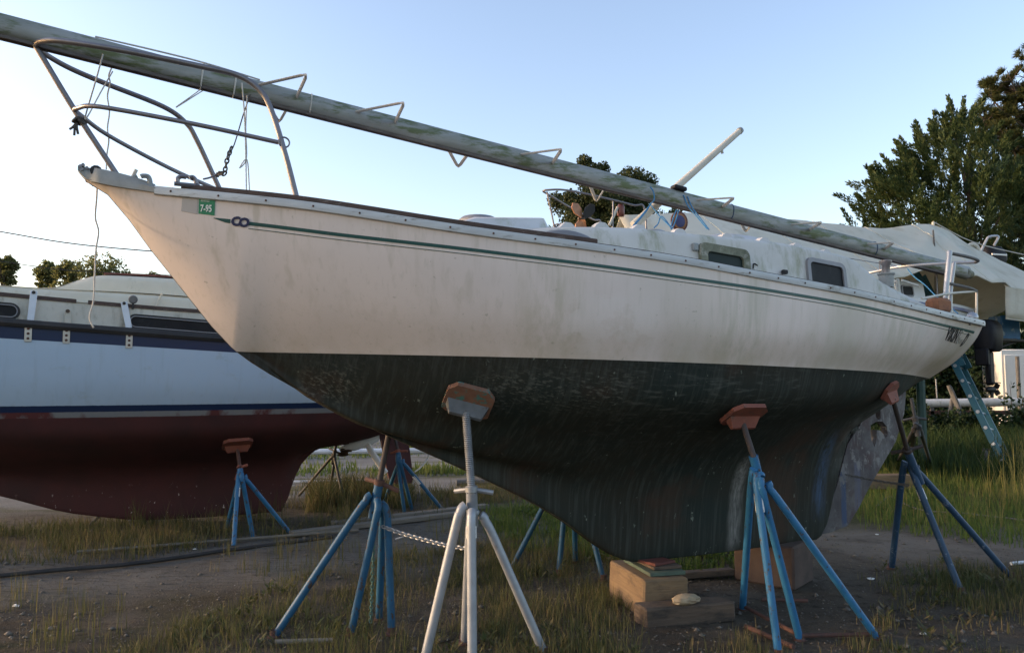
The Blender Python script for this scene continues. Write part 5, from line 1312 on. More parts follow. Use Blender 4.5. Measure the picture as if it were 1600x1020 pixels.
# outboard motors behind the stern
def outboard(label, px, Y, sc, yaw, stripe):
    p = atY(*px, Y)
    O = thing('outboard_motor', label, 'outboard motor', p - V(0, 0, 1.15 * sc), yaw)
    M = Matrix.Translation(Vector(p)) @ Matrix.Rotation(yaw, 4, 'Z') @ Matrix.Scale(sc, 4)
    def b(mb, name, m, par=O, **k):
        mb.v = [tuple(M @ Vector(q)) for q in mb.v]; return mb.build(name, m, par, **k)
    rows = []
    for z, a, b_, dx in ((-.32, .20, .15, 0), (-.28, .27, .18, 0), (-.02, .30, .20, .01), (.16, .27, .19, 0), (.24, .20, .14, -.02), (.26, .1, .07, -.02)):
        rows.append([(dx + a * math.copysign(abs(math.cos(t)) ** .6, math.cos(t)), b_ * math.copysign(abs(math.sin(t)) ** .6, math.sin(t)), z) for t in np.linspace(0, 2 * math.pi, 18, endpoint=False)])
    cw_ = sub(b(MB().loft(rows, 0, True, True), 'cowling', 'black_plastic'))
    if stripe:
        b(MB().box((.0, -.195, .04), (.42, .03, .035), None, .004), 'cowl_stripe', 'sticker_white', cw_); b(MB().box((.29, 0, .02), (.05, .25, .16), None, .01), 'cowl_badge', 'sticker_grey', cw_)
    b(MB().box((.02, 0, -.62), (.20, .10, .62), None, .03), 'leg', 'black_plastic')
    b(MB().box((.05, 0, -.88), (.36, .20, .02), None, .006), 'cavitation_plate', 'black_plastic')
    b(MB().lathe((-.16, 0, -1.0), (1, 0, 0), [(.02, 0), (.05, .08), (.055, .25), (.04, .34)], 12), 'gearcase', 'black_plastic')
    b(MB().prism([(.0, .015, -1.04), (.12, .015, -1.04), (.10, .015, -1.15), (.03, .015, -1.15)], [(.0, -.015, -1.04), (.12, -.015, -1.04), (.10, -.015, -1.15), (.03, -.015, -1.15)]), 'skeg', 'black_plastic')
    for k in range(3):
        a = k * 2.094; b(MB().box((.21, .07 * math.cos(a), -1.0 + .07 * math.sin(a)), (.03, .09, .09), ((.8, .0, .6), (0, math.cos(a), math.sin(a)), (0, -math.sin(a), math.cos(a))), .01), 'blade', 'black_rubber')
    b(MB().box((-.27, 0, -.42), (.10, .22, .30), None, .02), 'clamp', 'black_plastic')
    return O, p
o1, p1 = outboard('black outboard motor hanging below the edge of the cream canvas', (1543, 522), 13.7, 1.0, YAW + .2, False)
o2, p2 = outboard('black outboard motor with pale stripe and badge above the canvas edge', (1549, 403), 20.6, 1.25, .3, True)
# slim stern platform of the covered boat, and a post that carries the upper motor
SP = sub(MB().box(tw(9.05, .55, 2.40), (1.45, 1.0, .05), (DIR, PORT, (0, 0, 1)), .01).build('stern_platform', 'stand_grey', TB))
for v_ in (.15, .95): MB().tube([tw(8.36, v_ * .9, 2.05), tw(9.6, v_, 2.38)], .022, 7).build('strut', 'stand_grey', SP)
RK = thing('motor_post', 'slim dark post carrying the striped outboard motor', 'post', V(p2[0] - .3, p2[1] + .1, 0), 0)
MB().tube([V(p2[0] - .3, p2[1] + .1, 0), V(p2[0] - .3, p2[1] + .1, p2[2] - .2)], .05, 8).build('post', 'stand_grey', RK)
MB().box(V(p2[0] - .30, p2[1], p2[2] - .42), (.06, .40, .22), None, .01).build('crossbar', 'stand_grey', RK)
mb = MB(); tb(mb, [atY(1531, 396, 20.2), atY(1541, 376, 20.2), atY(1546, 370, 20.2), atY(1558, 369, 20.3), atY(1559, 373, 20.3), atY(1553, 384, 20.3)], .035)
solo(mb, 'tube_handle', 'bent silver tube frame standing beside the striped outboard motor', 'tube frame', 'stainless_bright', atY(1531, 396, 20.2))
solo(tb(MB(), [atY(1511, 386, 15.2), atY(1518, 382, 15.2), atY(1527, 386, 15.2), atY(1530, 398, 15.2)], .04), 'grab_loop', 'white curved tube poking out at the canvas ridge', 'tube', 'pole_white', atY(1511, 386, 15.2))
# blue bin and white lockers, pipe, post
p = atY(1569, 513, 14.35)
solo(MB().box(p, (.36, .40, .46), None, .02), 'blue_tank', 'blue scuffed tank under the canvas beside the black outboard motor', 'tank', 'bin_blue', p - V(0, 0, .23))
WX = atY(1566, 600, 19.0)
WB = thing('storage_box', 'tall white storage cabinet by the shrubs', 'cabinet', V(WX[0] + .75, 19.4, 0), 0)
MB().box(V(WX[0] + .75, 19.4, 1.22), (1.5, .8, 2.44), None, .02).build('body', 'box_white', WB)
MB().box(V(WX[0] + .40, 18.985, 1.2), (.66, .03, 2.2), None, .008).build('door', 'box_white', WB); MB().box(V(WX[0] + 1.10, 18.985, 1.2), (.66, .03, 2.2), None, .008).build('door', 'box_white', WB)
rod((WX[0] + .14, 18.6, 0), (WX[0] + .14, 18.6, 2.25), .045, 'post', 'dark post standing in front of the white cabinet', 'post', 'cover_grey')
a, b = atY(1441, 630, 18.0), atY(1640, 627, 18.0)
PI_ = thing('pipe_rail', 'fat white pipe lying across low trestles in front of the dark shrubs', 'pipe', V(a[0], 18, 0), 0)
MB().tube([a, b], .10, 12).build('pipe', 'pipe_white', PI_)
MB().box((a + b) / 2 + V(0, .0, -.24), (np.linalg.norm(b - a), .12, .10), None, .01).build('board', 'rust', PI_)
for x in (.2, 1.2, 2.6): MB().box(V(a[0] + x, 18, (a[2] - .1) / 2), (.10, .12, a[2] - .1), None, .01).build('trestle', 'cover_grey', PI_)
TR_ = thing('trestle', 'grey-blue folding stand leaning on the fat white pipe', 'trestle', V(*atY(1495, 640, 17.3)[:2], 0), 0)
for pa, pb in (((1482, 602), (1505, 660)), ((1488, 622), (1481, 668)), ((1484, 604), (1500, 640))): MB().tube([atY(*pa, 17.4), atY(*pb, 17.2)], .045, 8).build('leg', 'cover_grey', TR_)
for k in range(0): pass
p = atY(1455, 655, 17.0)
CRT = solo(MB().box(V(p[0], 17, .34), (.9, .4, .34), None, .02), 'crate', 'low pale crate half hidden in the weeds below the fat white pipe', 'crate', 'crate_grey', V(p[0], 17, .17))
rod(V(*atY(1438, 600, 13.5)[:2], 0), atY(1438, 592, 13.5), .075, 'post', 'dark green post behind the rudder', 'post', 'post_green')
p = atY(1428, 622, 8.8)
D9 = [gpt(1420, 735), gpt(1455, 728), gpt(1400, 726)]
stand('dark stand with a rope-tied top in the shade behind the rudder', D9, atY(1430, 655, 8.6), atY(1424, 622, 8.6), ('stand_grey', 'stand_grey'), None, True, r=.028, bend=.05, collar=.03)
rod(atY(1462, 592, 7.35), atY(1464, 622, 7.35), .006, 'rope', 'thin frayed line hanging from the stern counter', 'rope', 'rope_white')
# overturned dark cover / skiff bow in the grass
p = gpt(1530, 742); a_ = .35
SK = thing('skiff', 'small grey overturned skiff lying in the tall grass', 'skiff', p, 0)
rows = []
for u in np.linspace(0, 1, 10):
    w = .42 * min(1, .12 + u * 1.6) ** .7; h = .26 + .14 * (1 - u) ** 2; c0 = p + V(.15 + 2.4 * u, .1 + 1.1 * u, 0)
    nn2 = V(-.41, .91, 0); rows.append([c0 + nn2 * w * k + V(0, 0, .03 + h * (1 - abs(k) ** 2.6)) for k in np.linspace(-1, 1, 9)])
MB().loft(rows, 0, False, True).build('hull', 'cover_grey', SK)
MB().tube([r[4] + V(0, 0, .012) for r in rows], .02, 6).build('keel', 'stand_grey', SK)

# ------------------------------------------------------------------ trees and plants
def quads(P, D, W, name_unused=None):
    """leaf-shaped quads: centre line from P to P+D, half width vector W"""
    P, D, W = (np.asarray(x, float) for x in (P, D, W))
    v = np.stack([P, P + D * .5 + W, P + D, P + D * .5 - W], 1).reshape(-1, 3)
    f = np.arange(len(P) * 4).reshape(-1, 4)
    return v, f
def mesh_from(v, f, name, material, parent=None):
    me = bpy.data.meshes.new(name); me.vertices.add(len(v)); me.vertices.foreach_set('co', np.asarray(v, np.float32).ravel())
    me.loops.add(f.size); me.loops.foreach_set('vertex_index', f.ravel().astype(np.int32))
    me.polygons.add(len(f)); me.polygons.foreach_set('loop_start', (np.arange(len(f)) * f.shape[1]).astype(np.int32)); me.polygons.foreach_set('loop_total', np.full(len(f), f.shape[1], np.int32))
    me.update(calc_edges=True); me.validate(); me.materials.append(MATS[material])
    o = bpy.data.objects.new(name, me); COL.objects.link(o)
    if parent is not None: o.parent = parent
    return o
def unit(n):
    d = rng.normal(size=(n, 3)); return d / np.linalg.norm(d, axis=1)[:, None]
def leaves(centers, radii, per, size, bias=(0, 0, .2), aspect=.45, spread=1.0):
    C = np.repeat(np.asarray(centers), per, 0); Rr = np.repeat(np.asarray(radii), per)
    m = len(C); off = unit(m) * (rng.random(m) ** (1 / 2.2))[:, None] * Rr[:, None] * spread
    P = C + off; D = unit(m) + np.array(bias) + off / Rr[:, None] * .5; D /= np.linalg.norm(D, axis=1)[:, None]
    s = size * rng.uniform(.6, 1.3, m)[:, None]; W = np.cross(D, unit(m)); W /= np.linalg.norm(W, axis=1)[:, None] + 1e-9
    return quads(P, D * s, W * s * aspect)
def limbs(mb, base, h, tips, r0, fork=.45):
    top = V(base[0], base[1], base[2] + h)
    mb.tube(smoothpath([base, lerp(base, top, .35) + V(.08, .05, 0) * h * .1, lerp(base, top, .7), top], 4), [r0 * (1 - .85 * i / 12) for i in range(13)], 8)
    for t in tips:
        s0 = lerp(base, top, np.clip((t[2] - base[2]) / h * .75, .22, .95)); m = lerp(s0, t, .5) + V(0, 0, -.06 * np.linalg.norm(t - s0))
        rr = r0 * .30; mb.tube(smoothpath([s0, m, t], 3), [rr * (1 - .8 * i / 6) for i in range(7)], 5)
def tree(name, label, base, h, clumps, rad, per, size, leaf, r0, group=None, bias=(0, 0, .2), aspect=.45, nlimb=14):
    base = V(*base)
    T = thing(name, label, 'tree', base, 0, group)
    clumps = np.asarray(clumps); rad = np.asarray(rad)
    mb = MB(); sel = clumps[rng.choice(len(clumps), min(nlimb, len(clumps)), replace=False)]
    limbs(mb, V(0, 0, 0), h * .85, sel, r0)
    mb.build('trunk', 'bark', T, local=True)
    v, f = leaves(clumps, rad, per, size, bias, aspect)
    mesh_from(v, f, 'crown', leaf, T)
    return T
def ellip(n, c, r, hollow=.35, low=-1):
    out = []
    while len(out) < n:
        d = rng.normal(size=3); d /= np.linalg.norm(d); k = (hollow + (1 - hollow) * rng.random()) if rng.random() < .8 else rng.random()
        if d[2] * k < low: continue
        out.append(np.array(c) + d * k * np.array(r))
    return out
# oak behind the far pulpit
p = atY(935, 598, 34)
cl = ellip(70, (-.3, 0, 9.0), (2.3, 2.0, 1.6), .2) + ellip(34, (1.0, 0, 10.0), (1.4, 1.3, 1.4)) + ellip(14, (-.15, 0, 11.0), (.65, .7, 1.0), .2) + ellip(16, (1.9, .2, 10.0), (.8, .8, 1.2)) + ellip(36, (-1.2, 0, 7.1), (2.0, 2, 1.3)) + ellip(20, (2.6, .3, 8.4), (1.9, 1.6, 1.2)) + ellip(14, (0, 0, 6.3), (2.8, 2, 1.4))
tree('oak_tree', 'dark bushy tree rising behind the far pulpit and mast', (p[0], 34, 0), 9.5, cl, rng.uniform(.3, .62, len(cl)), 520, .10, 'leaf_oak', .22, aspect=.5)
# small tree top above the canvas, and sprigs left of the oak
p = atY(1325, 598, 46)
tree('young_tree', 'small tree top peeping over the canvas ridge', (p[0], 46, 0), 10.4, ellip(12, (0, 0, 10.2), (.7, .6, 1.0)) + ellip(22, (0, 0, 8), (1.6, 1.6, 2)), rng.uniform(.25, .5, 34), 200, .10, 'leaf_oak', .14)
p = atY(806, 598, 40)
tree('low_tree', 'low twiggy tree top showing between the hatch and the far pulpit', (p[0], 40, 0), 9.0, ellip(22, (.2, 0, 8.7), (1.6, 1.2, .9)) + ellip(20, (0, 0, 7), (1.5, 1.2, 1.6)), rng.uniform(.2, .42, 42), 150, .10, 'leaf_oak', .14)
p = atY(1050, 598, 38)
tree('low_tree', 'low twiggy tree top showing on both sides of the leaning white pole', (p[0], 38, 0), 9.3, ellip(24, (.2, 0, 9.5), (1.9, 1.2, .75)) + ellip(16, (0, 0, 7.5), (2.0, 1.2, 1.6)), rng.uniform(.2, .42, 40), 150, .10, 'leaf_oak', .14)
# cedar: up-swept pointed sprays
def cedar(base, h, sprays, label):
    T = thing('cedar_tree', label, 'tree', V(*base), 0)
    P, D, W, tips = [], [], [], []
    for (x, y, z, dx, dy, dz, L, rad) in sprays:
        d = V(dx, dy, dz); d /= np.linalg.norm(d); m = int(230 * L)
        t = rng.random(m) ** .8; side = unit(m); c0 = V(x, y, z) + d * (t * L)[:, None] + side * ((1 - t * .88) * rad * rng.random(m) ** .5)[:, None] + V(0, 0, -1) * (.15 * rad * (1 - t))[:, None]
        dd = d + side * .55 + V(0, 0, .25); dd /= np.linalg.norm(dd, axis=1)[:, None]
        s = rng.uniform(.06, .16, m)[:, None]; w = np.cross(dd, unit(m)); w /= np.linalg.norm(w, axis=1)[:, None]
        P.append(c0); D.append(dd * s); W.append(w * s * .17); tips.append(V(x, y, z) + d * L * .4)
    v, f = quads(np.vstack(P), np.vstack(D), np.vstack(W))
    mb = MB(); limbs(mb, V(0, 0, 0), h * .9, [tips[i] for i in rng.choice(len(tips), 40, replace=False)], .26)
    mb.build('trunk', 'bark', T, local=True)
    mesh_from(v, f, 'crown', 'leaf_cedar', T)
CY_ = 24.0
cb = atY(1530, 598, CY_); sc_ = CY_ / FPX
sil = pcurve([1338, 1350, 1375, 1395, 1420, 1440, 1460, 1478, 1498, 1512, 1530, 1560, 1600, 1660, 1720], [318, 312, 262, 248, 255, 222, 190, 196, 165, 160, 185, 225, 250, 285, 380])
sp = []
for k in range(1350):
    px = rng.uniform(1378, 1715); ys = sil(px); py = ys + (560 - ys) * rng.random() ** 1.2 + 14
    dep = rng.uniform(-1, 1) * 2.6 * min(1, (py - ys) / 110 + .12)
    x = (px - 1530) * sc_; z = 1.6 + (598 - py) * sc_
    L = rng.uniform(.5, 1.15); lean = np.clip((px - 1545) / 190, -1, 1)
    sp.append((x - cb[0] * 0, dep, z - .4 * L, lean * 1.0 + rng.normal() * .42, dep * .2 + rng.normal() * .42, .45 + rng.random() * .65, L * .85, rng.uniform(.14, .30)))
for px, py, ln, tl in ((1338, 318, -1.1, .55), (1347, 300, -.9, .8), (1372, 265, -.55, 1.0), (1391, 246, -.55, .9), (1398, 270, -.7, .8), (1424, 218, -.65, 1.2), (1432, 212, -.5, 1.3), (1462, 188, -.25, 1.2), (1458, 205, -.4, 1.0), (1482, 180, -.3, 1.0), (1498, 156, -.1, 1.1), (1512, 162, .1, 1.0), (1526, 180, .2, .9), (1442, 235, -.5, 1.0), (1356, 310, -1, .8), (1408, 238, -.6, .9)):
    for j in range(2):
        sp.append(((px + rng.normal() * 4 - 1530) * sc_ - ln * tl * .72, rng.normal() * .3, 1.6 + (598 - py) * sc_ - tl * .78, ln, rng.normal() * .15, 1.0, tl, .17))
cedar((cb[0], CY_, 0), 10.3, sp, 'big dark cedar with upswept pointed sprays behind the canvas-covered boat')
# pine at the frame edge: needle tufts on bare limbs
PY = 25.5
pb_ = V(atY(1640, 598, PY)[0], PY, 0)
PT = thing('pine_tree', 'tall pine with brown-green needle tufts at the edge of the yard', 'tree', pb_, 0)
ps = PY / FPX
mb = MB(); mb.tube(smoothpath([V(0, 0, 0), V(.1, 0, 3), V(.05, 0, 6), V(-.1, 0, 9.6), V(-.1, 0, 12.4)], 5), [.24 * (1 - .85 * i / 20) for i in range(21)], 9)
tuft = []
def limb(z0, px, py, dy, n, sp_):
    tip = V((px - 1632) * ps, dy, 1.6 + (598 - py) * ps); s0 = V(.0, 0, z0); m = lerp(s0, tip, .55) + V(0, 0, -.25)
    pts = smoothpath([s0, m, tip], 6); mb.tube(pts, [.06 * (1 - .8 * i / 12) for i in range(13)], 5)
    for i in range(int(n * 1.35)):
        k = rng.uniform(.35, 1.0); b0 = pts[int(k * 12)]; q = b0 + rng.normal(size=3) * V(sp_, sp_ * .9, sp_ * .75); mb.tube([b0, lerp(b0, q, .6) + V(0, 0, -.04), q], [.018, .014, .008], 4, cap=False); tuft.append((q, q - b0))
for a in ((10.6, 1590, 98, 0, 16, .30), (10.2, 1558, 120, .3, 12, .30), (9.4, 1536, 152, .2, 9, .22), (9.3, 1560, 145, .6, 15, .36), (9.0, 1545, 178, 0, 14, .30), (8.6, 1560, 195, -.4, 13, .28), (8.4, 1580, 170, .2, 22, .45), (8.2, 1590, 190, .6, 16, .35), (11.2, 1610, 110, .2, 22, .5), (11.6, 1660, 70, 0, 26, .6), (10.4, 1700, 120, 0, 24, .6), (9.0, 1730, 160, .4, 24, .6),
          (7.2, 1590, 215, .3, 12, .3), (6.4, 1592, 228, -.3, 14, .35), (6.2, 1580, 240, .4, 12, .3), (5.6, 1570, 262, .2, 9, .3), (5.2, 1600, 250, 0, 12, .35), (4.9, 1585, 300, .3, 9, .3), (4.6, 1590, 325, 0, 10, .3), (7, 1700, 230, 0, 20, .6), (5, 1720, 300, 0, 20, .6)): limb(*a)
mb.build('trunk', 'bark', PT, local=True)
P, D, W = [], [], []
for q, d in tuft:
    d = d / (np.linalg.norm(d) + 1e-6); m = 170
    dd = unit(m) * .85 + d * .75 + V(0, 0, .25); dd /= np.linalg.norm(dd, axis=1)[:, None]
    s = rng.uniform(.15, .30, m)[:, None]; w = np.cross(dd, unit(m)); w /= np.linalg.norm(w, axis=1)[:, None]
    P.append(q + dd * .02); D.append(dd * s); W.append(w * .013)
v, f = quads(np.vstack(P), np.vstack(D), np.vstack(W)); mesh_from(v, f, 'crown', 'leaf_pine', PT)
# far trees on the left skyline
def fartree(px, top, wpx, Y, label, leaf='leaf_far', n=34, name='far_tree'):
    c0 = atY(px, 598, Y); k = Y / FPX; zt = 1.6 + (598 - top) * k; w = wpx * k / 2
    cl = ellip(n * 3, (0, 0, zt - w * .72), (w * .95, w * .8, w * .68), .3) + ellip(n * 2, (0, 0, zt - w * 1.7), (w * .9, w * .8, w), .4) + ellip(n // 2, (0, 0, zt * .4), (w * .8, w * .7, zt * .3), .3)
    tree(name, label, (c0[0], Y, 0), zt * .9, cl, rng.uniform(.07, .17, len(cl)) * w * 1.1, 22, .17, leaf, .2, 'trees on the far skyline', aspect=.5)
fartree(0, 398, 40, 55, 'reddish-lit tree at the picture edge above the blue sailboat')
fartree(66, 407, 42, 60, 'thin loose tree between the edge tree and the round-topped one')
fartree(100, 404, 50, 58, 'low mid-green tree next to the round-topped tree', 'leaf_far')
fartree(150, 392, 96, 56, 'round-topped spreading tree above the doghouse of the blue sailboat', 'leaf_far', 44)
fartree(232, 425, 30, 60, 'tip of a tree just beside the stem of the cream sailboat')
# dark shrubs behind the stern
for k, (px, top, w, Y, lb) in enumerate(((1415, 520, 130, 21, 'dark shrub behind the rudder and green post'), (1478, 500, 140, 20.4, 'dark shrub behind the middle of the ladder'), (1540, 505, 130, 21.2, 'dark shrub between the ladder and white cabinet'), (1630, 520, 150, 22.0, 'dark shrub behind the white cabinet'), (1350, 530, 140, 23, 'dark shrub hidden mostly by the cream stern'))):
    c0 = atY(px, 598, Y); kk = Y / FPX; zt = 1.6 + (598 - top) * kk; r = w * kk / 2
    T = thing('shrub', lb, 'shrub', V(c0[0], Y, 0), 0, 'dark shrubs behind the stern')
    cl = np.array(ellip(46, (0, 0, zt * .55), (r, .9, zt * .45), .5) + ellip(20, (0, 0, zt * .25), (r, .9, zt * .25), .3))
    mb = MB()
    for q in cl[:9]: mb.tube(smoothpath([V(q[0] * .2, 0, 0), V(q[0] * .6, q[1] * .5, q[2] * .5), q], 3), .025, 5)
    mb.build('stems', 'bark', T, local=True)
    v, f = leaves(cl, rng.uniform(.3, .5, len(cl)), 260, .09, aspect=.45); mesh_from(v, f, 'foliage', 'leaf_shrub', T)
for px, top, Y, lb in ((1578, 600, 17.6, 'tall thin weed standing against the white cabinet'), (1596, 620, 17.2, 'weed at the foot of the white cabinet'), (1574, 645, 17.0, 'bushy weed below the dark post')):
    c0 = atY(px, 598, Y); zt = 1.6 + (598 - top) * Y / FPX
    T = thing('weed_plant', lb, 'plant', V(c0[0], Y, 0), 0, 'weeds by the white cabinet')
    MB().tube([V(0, 0, 0), V(.03, 0, zt * .5), V(.01, .02, zt)], [.012, .010, .004], 5).build('stem', 'bark', T, local=True)
    cl = np.array([V(rng.normal() * .12, rng.normal() * .1, rng.uniform(.15, .97) * zt) for _ in range(22)])
    v, f = leaves(cl, np.full(len(cl), .09), 9, .10, aspect=.3); mesh_from(v, f, 'foliage', 'leaf_shrub', T)
for k, (px, top, w, Y, lb) in enumerate(((1382, 612, 110, 17.6, 'low dark bush seen through the rudder apertures'), (1432, 632, 60, 17.2, 'low dark bush under the left part of the fat white pipe'), (1478, 645, 60, 16.9, 'low dark bush by the trestle in front of the white pipe'), (1530, 640, 66, 17.0, 'low dark bush behind the ladder foot'), (1590, 640, 60, 17.3, 'low dark bush before the white cabinet'))):
    c0 = atY(px, 598, Y); kk = Y / FPX; zt = 1.6 + (598 - top) * kk; r = w * kk / 2
    T = thing('low_bush', lb, 'bush', V(c0[0], Y, 0), 0, 'low bushes along the white pipe')
    cl = np.array(ellip(26, (0, 0, zt * .5), (r, .5, zt * .5), .4))
    mb = MB()
    for q in cl[:6]: mb.tube(smoothpath([V(q[0] * .2, 0, 0), V(q[0] * .6, q[1] * .5, q[2] * .5), q], 3), .015, 5)
    mb.build('stems', 'bark', T, local=True)
    v, f = leaves(cl, rng.uniform(.14, .28, len(cl)), 90, .09, aspect=.4); mesh_from(v, f, 'foliage', 'leaf_shrub', T)
# far wood beyond the yard
cl = []
for k in range(260):
    a = rng.uniform(-1.25, 1.25); d = rng.uniform(75, 95); cl.append(V(math.sin(a) * d, math.cos(a) * d, rng.uniform(.5, 4.2)))
v, f = leaves(cl, rng.uniform(1.2, 2.4, len(cl)), 70, .55, aspect=.5)
o = mesh_from(v, f, 'far_wood', 'leaf_oak'); structure(o, 'stuff')
o['label'] = 'low dark belt of woodland far beyond the boatyard'; o['category'] = 'woodland'
# overhead wires
def cable(px, Y, r, lb, ext):
    pts = [atY(x, y, Y) for x, y in px]
    solo(MB().tube(smoothpath(pts, 5), r, 5), 'overhead_cable', lb, 'cable', 'cable_black', pts[0], 'overhead cables on the left skyline')
cable([(-420, 280), (-150, 338), (0, 362), (100, 379), (205, 390), (330, 398), (520, 402)], 42, .036, 'upper overhead cable crossing behind the hanging line', 0)
cable([(-420, 330), (-150, 384), (20, 411), (55, 416), (130, 424), (330, 432), (520, 433)], 42, .024, 'lower overhead cable running into the skyline trees', 0)

# ------------------------------------------------------------------ grass
def inpoly(x, y, poly):
    r = np.zeros(len(x), bool); j = len(poly) - 1
    for i in range(len(poly)):
        xi, yi = poly[i][:2]; xj, yj = poly[j][:2]
        r ^= ((yi > y) != (yj > y)) & (x < (xj - xi) * (y - yi) / (yj - yi + 1e-12) + xi); j = i
    return r
def field(x, y, s, seed):
    r_ = np.random.default_rng(seed); out = np.zeros(len(x))
    for k in range(7):
        a, b, ph = r_.normal(), r_.normal(), r_.uniform(0, 6.28); out += np.sin((a * x + b * y) * s * (1 + k * .35) + ph) / (1 + k * .2)
    return out / 3.0
def grass(name, label, poly, n, h0, h1, w, material, seed, clump=.15, bend=.35, avoid=(), dens=0.0, clsize=.05):
    P = [tuple(p[:2]) for p in poly]; xs, ys = [p[0] for p in P], [p[1] for p in P]
    nc = max(int(n / 9), 1)
    cx, cy = rng.uniform(min(xs), max(xs), nc * 6), rng.uniform(min(ys), max(ys), nc * 6)
    k = inpoly(cx, cy, P) & (field(cx, cy, 1.7, seed) + .5 * field(cx, cy, 5, seed + 1) > dens + rng.normal(size=len(cx)) * .25)
    for pl in avoid: k &= ~inpoly(cx, cy, [tuple(p[:2]) for p in pl])
    cx, cy = cx[k][:nc], cy[k][:nc]
    m = len(cx) * 9; ch = np.repeat(rng.uniform(.55, 1.2, len(cx)), 9)
    x = np.repeat(cx, 9) + rng.normal(size=m) * clsize; y = np.repeat(cy, 9) + rng.normal(size=m) * clsize; z = gz(x, y) - .01
    h = rng.uniform(h0, h1, m) * ch; a = rng.uniform(0, 2 * np.pi, m); ww = w * rng.uniform(.6, 1.3, m)
    sx, sy = np.cos(a) * ww, np.sin(a) * ww
    b = rng.uniform(0, 2 * np.pi, m); bd = h * bend * rng.random(m)
    dx, dy = np.cos(b) * bd, np.sin(b) * bd
    v = np.stack([np.stack([x - sx, y - sy, z], 1), np.stack([x + sx, y + sy, z], 1), np.stack([x + dx * .35 + sx * .75, y + dy * .35 + sy * .75, z + h * .6], 1), np.stack([x + dx * .35 - sx * .75, y + dy * .35 - sy * .75, z + h * .6], 1), np.stack([x + dx, y + dy, z + h], 1)], 1).reshape(-1, 3)
    i0 = (np.arange(m) * 5)[:, None]
    f = np.concatenate([i0 + np.array([[0, 1, 2]]), i0 + np.array([[0, 2, 3]]), i0 + np.array([[3, 2, 4]])], 0)
    o = mesh_from(v, f, name, material); structure(o, 'stuff'); o['label'] = label; o['category'] = 'grass'
    return o
def PX(*pts): return [gpt(x, y) for x, y in pts]
front = PX((60, 1080), (330, 965), (470, 900), (640, 868), (800, 846), (960, 862), (985, 960), (1000, 1080))
grass('grass', 'mixed green and straw grass in front of the blue and galvanised stands', front, 16000, .03, .13, .0021, 'grass_dull', 3, bend=.8, dens=.1, clsize=.045)
grass('grass', 'tall dry grass stems scattered round the blue bow stand', front, 5200, .07, .25, .0016, 'grass_mixed', 5, bend=.7, dens=-.05)
strip = PX((-260, 925), (0, 893), (180, 876), (360, 850), (560, 824), (700, 800), (830, 780), (860, 730), (690, 770), (560, 745), (450, 765), (330, 815), (180, 818), (0, 825), (-260, 845))
grass('grass', 'long shaded grass strip under the maroon hull', strip, 24000, .04, .18, .0028, 'grass_dull', 9, bend=.8, dens=.0, clsize=.07)
grass('grass', 'pale seed stems along the strip under the maroon hull', strip, 2200, .16, .36, .0022, 'grass_mixed', 10, bend=.4, dens=.0)
tuftp = PX((480, 800), (640, 795), (640, 770), (490, 775))
grass('grass', 'taller tufted grass behind the blue bow stand', tuftp, 3600, .16, .40, .005, 'grass_dull', 21, bend=.9, dens=-.2)
under = PX((800, 860), (960, 880), (1000, 905), (1180, 900), (1180, 850), (1000, 800), (860, 790), (720, 800))
grass('grass', 'grass under the dark keel between the far stand and the block', under, 8000, .05, .20, .003, 'grass_green', 31, dens=.0)
right = PX((1330, 822), (1460, 838), (1640, 858), (1900, 880), (1900, 690), (1420, 690), (1385, 720))
grass('grass', 'sunny yellow-green meadow grass behind the stern stand', right, 52000, .05, .24, .0045, 'grass_green', 41, bend=.55, dens=-.5, clsize=.09)
grass('grass', 'straw-coloured tall stems in the meadow behind the stern stand', right, 6000, .12, .34, .003, 'grass_gold', 43, bend=.5, dens=-.2)
meadow = [V(7, 12.0, 0), V(13, 11.2, 0), V(20, 20, 0), V(9, 20.5, 0), V(6.2, 14.5, 0)]
grass('grass', 'deep green long grass in front of the fat white pipe and ladder', meadow, 46000, .2, .60, .009, 'grass_deep', 51, bend=.5, dens=-.9, clsize=.15)
band = [V(6.6, 13.6, 0), V(10.5, 13.2, 0), V(12, 17.6, 0), V(8.4, 17.8, 0)]
grass('grass', 'dark rank weeds growing up to the fat white pipe', band, 12000, .3, .75, .012, 'grass_deep', 55, bend=.6, dens=-.5, clsize=.16)
edge = PX((1560, 805), (1700, 810), (1700, 740), (1580, 740))
grass('grass', 'very tall golden grass tuft beside the overturned skiff', edge, 500, .35, .9, .005, 'grass_gold', 61, bend=.5, dens=-.6, clsize=.12)
br = PX((1280, 1060), (1390, 930), (1330, 880), (1520, 868), (1760, 900), (1760, 1080))
grass('grass', 'sparse low weeds on the dark soil round the stern stand', br, 7500, .03, .13, .0030, 'grass_dull', 71, dens=.0)
mid2 = PX((860, 1080), (900, 960), (1000, 990), (1160, 985), (1290, 1080))
grass('grass', 'sparse weeds on the soil in front of the weathered beam', mid2, 3000, .03, .14, .0024, 'grass_dull', 77, dens=.05)
lane_ = PX((-200, 1090), (0, 905), (360, 865), (700, 820), (760, 850), (470, 900), (330, 965), (60, 1080))
grass('grass', 'few dry stalks growing through the worn lane', lane_, 900, .08, .30, .0022, 'grass_mixed', 81, bend=.2, dens=.25, clsize=.03)
far_ = PX((400, 742), (1000, 742), (1000, 690), (400, 690))
grass('grass', 'patchy green grass on the gravel lot far behind', far_, 7000, .06, .2, .012, 'grass_green', 91, dens=.45, clsize=.2)
litter = PX((-300, 1090), (-200, 900), (360, 850), (700, 800), (1000, 840), (1350, 850), (1700, 900), (1750, 1090))
grass('dry_straw', 'flattened straw and dead grass lying on the near ground', litter, 9000, .015, .03, .0020, 'straw_dead', 101, bend=5.5, dens=-.4, clsize=.16)
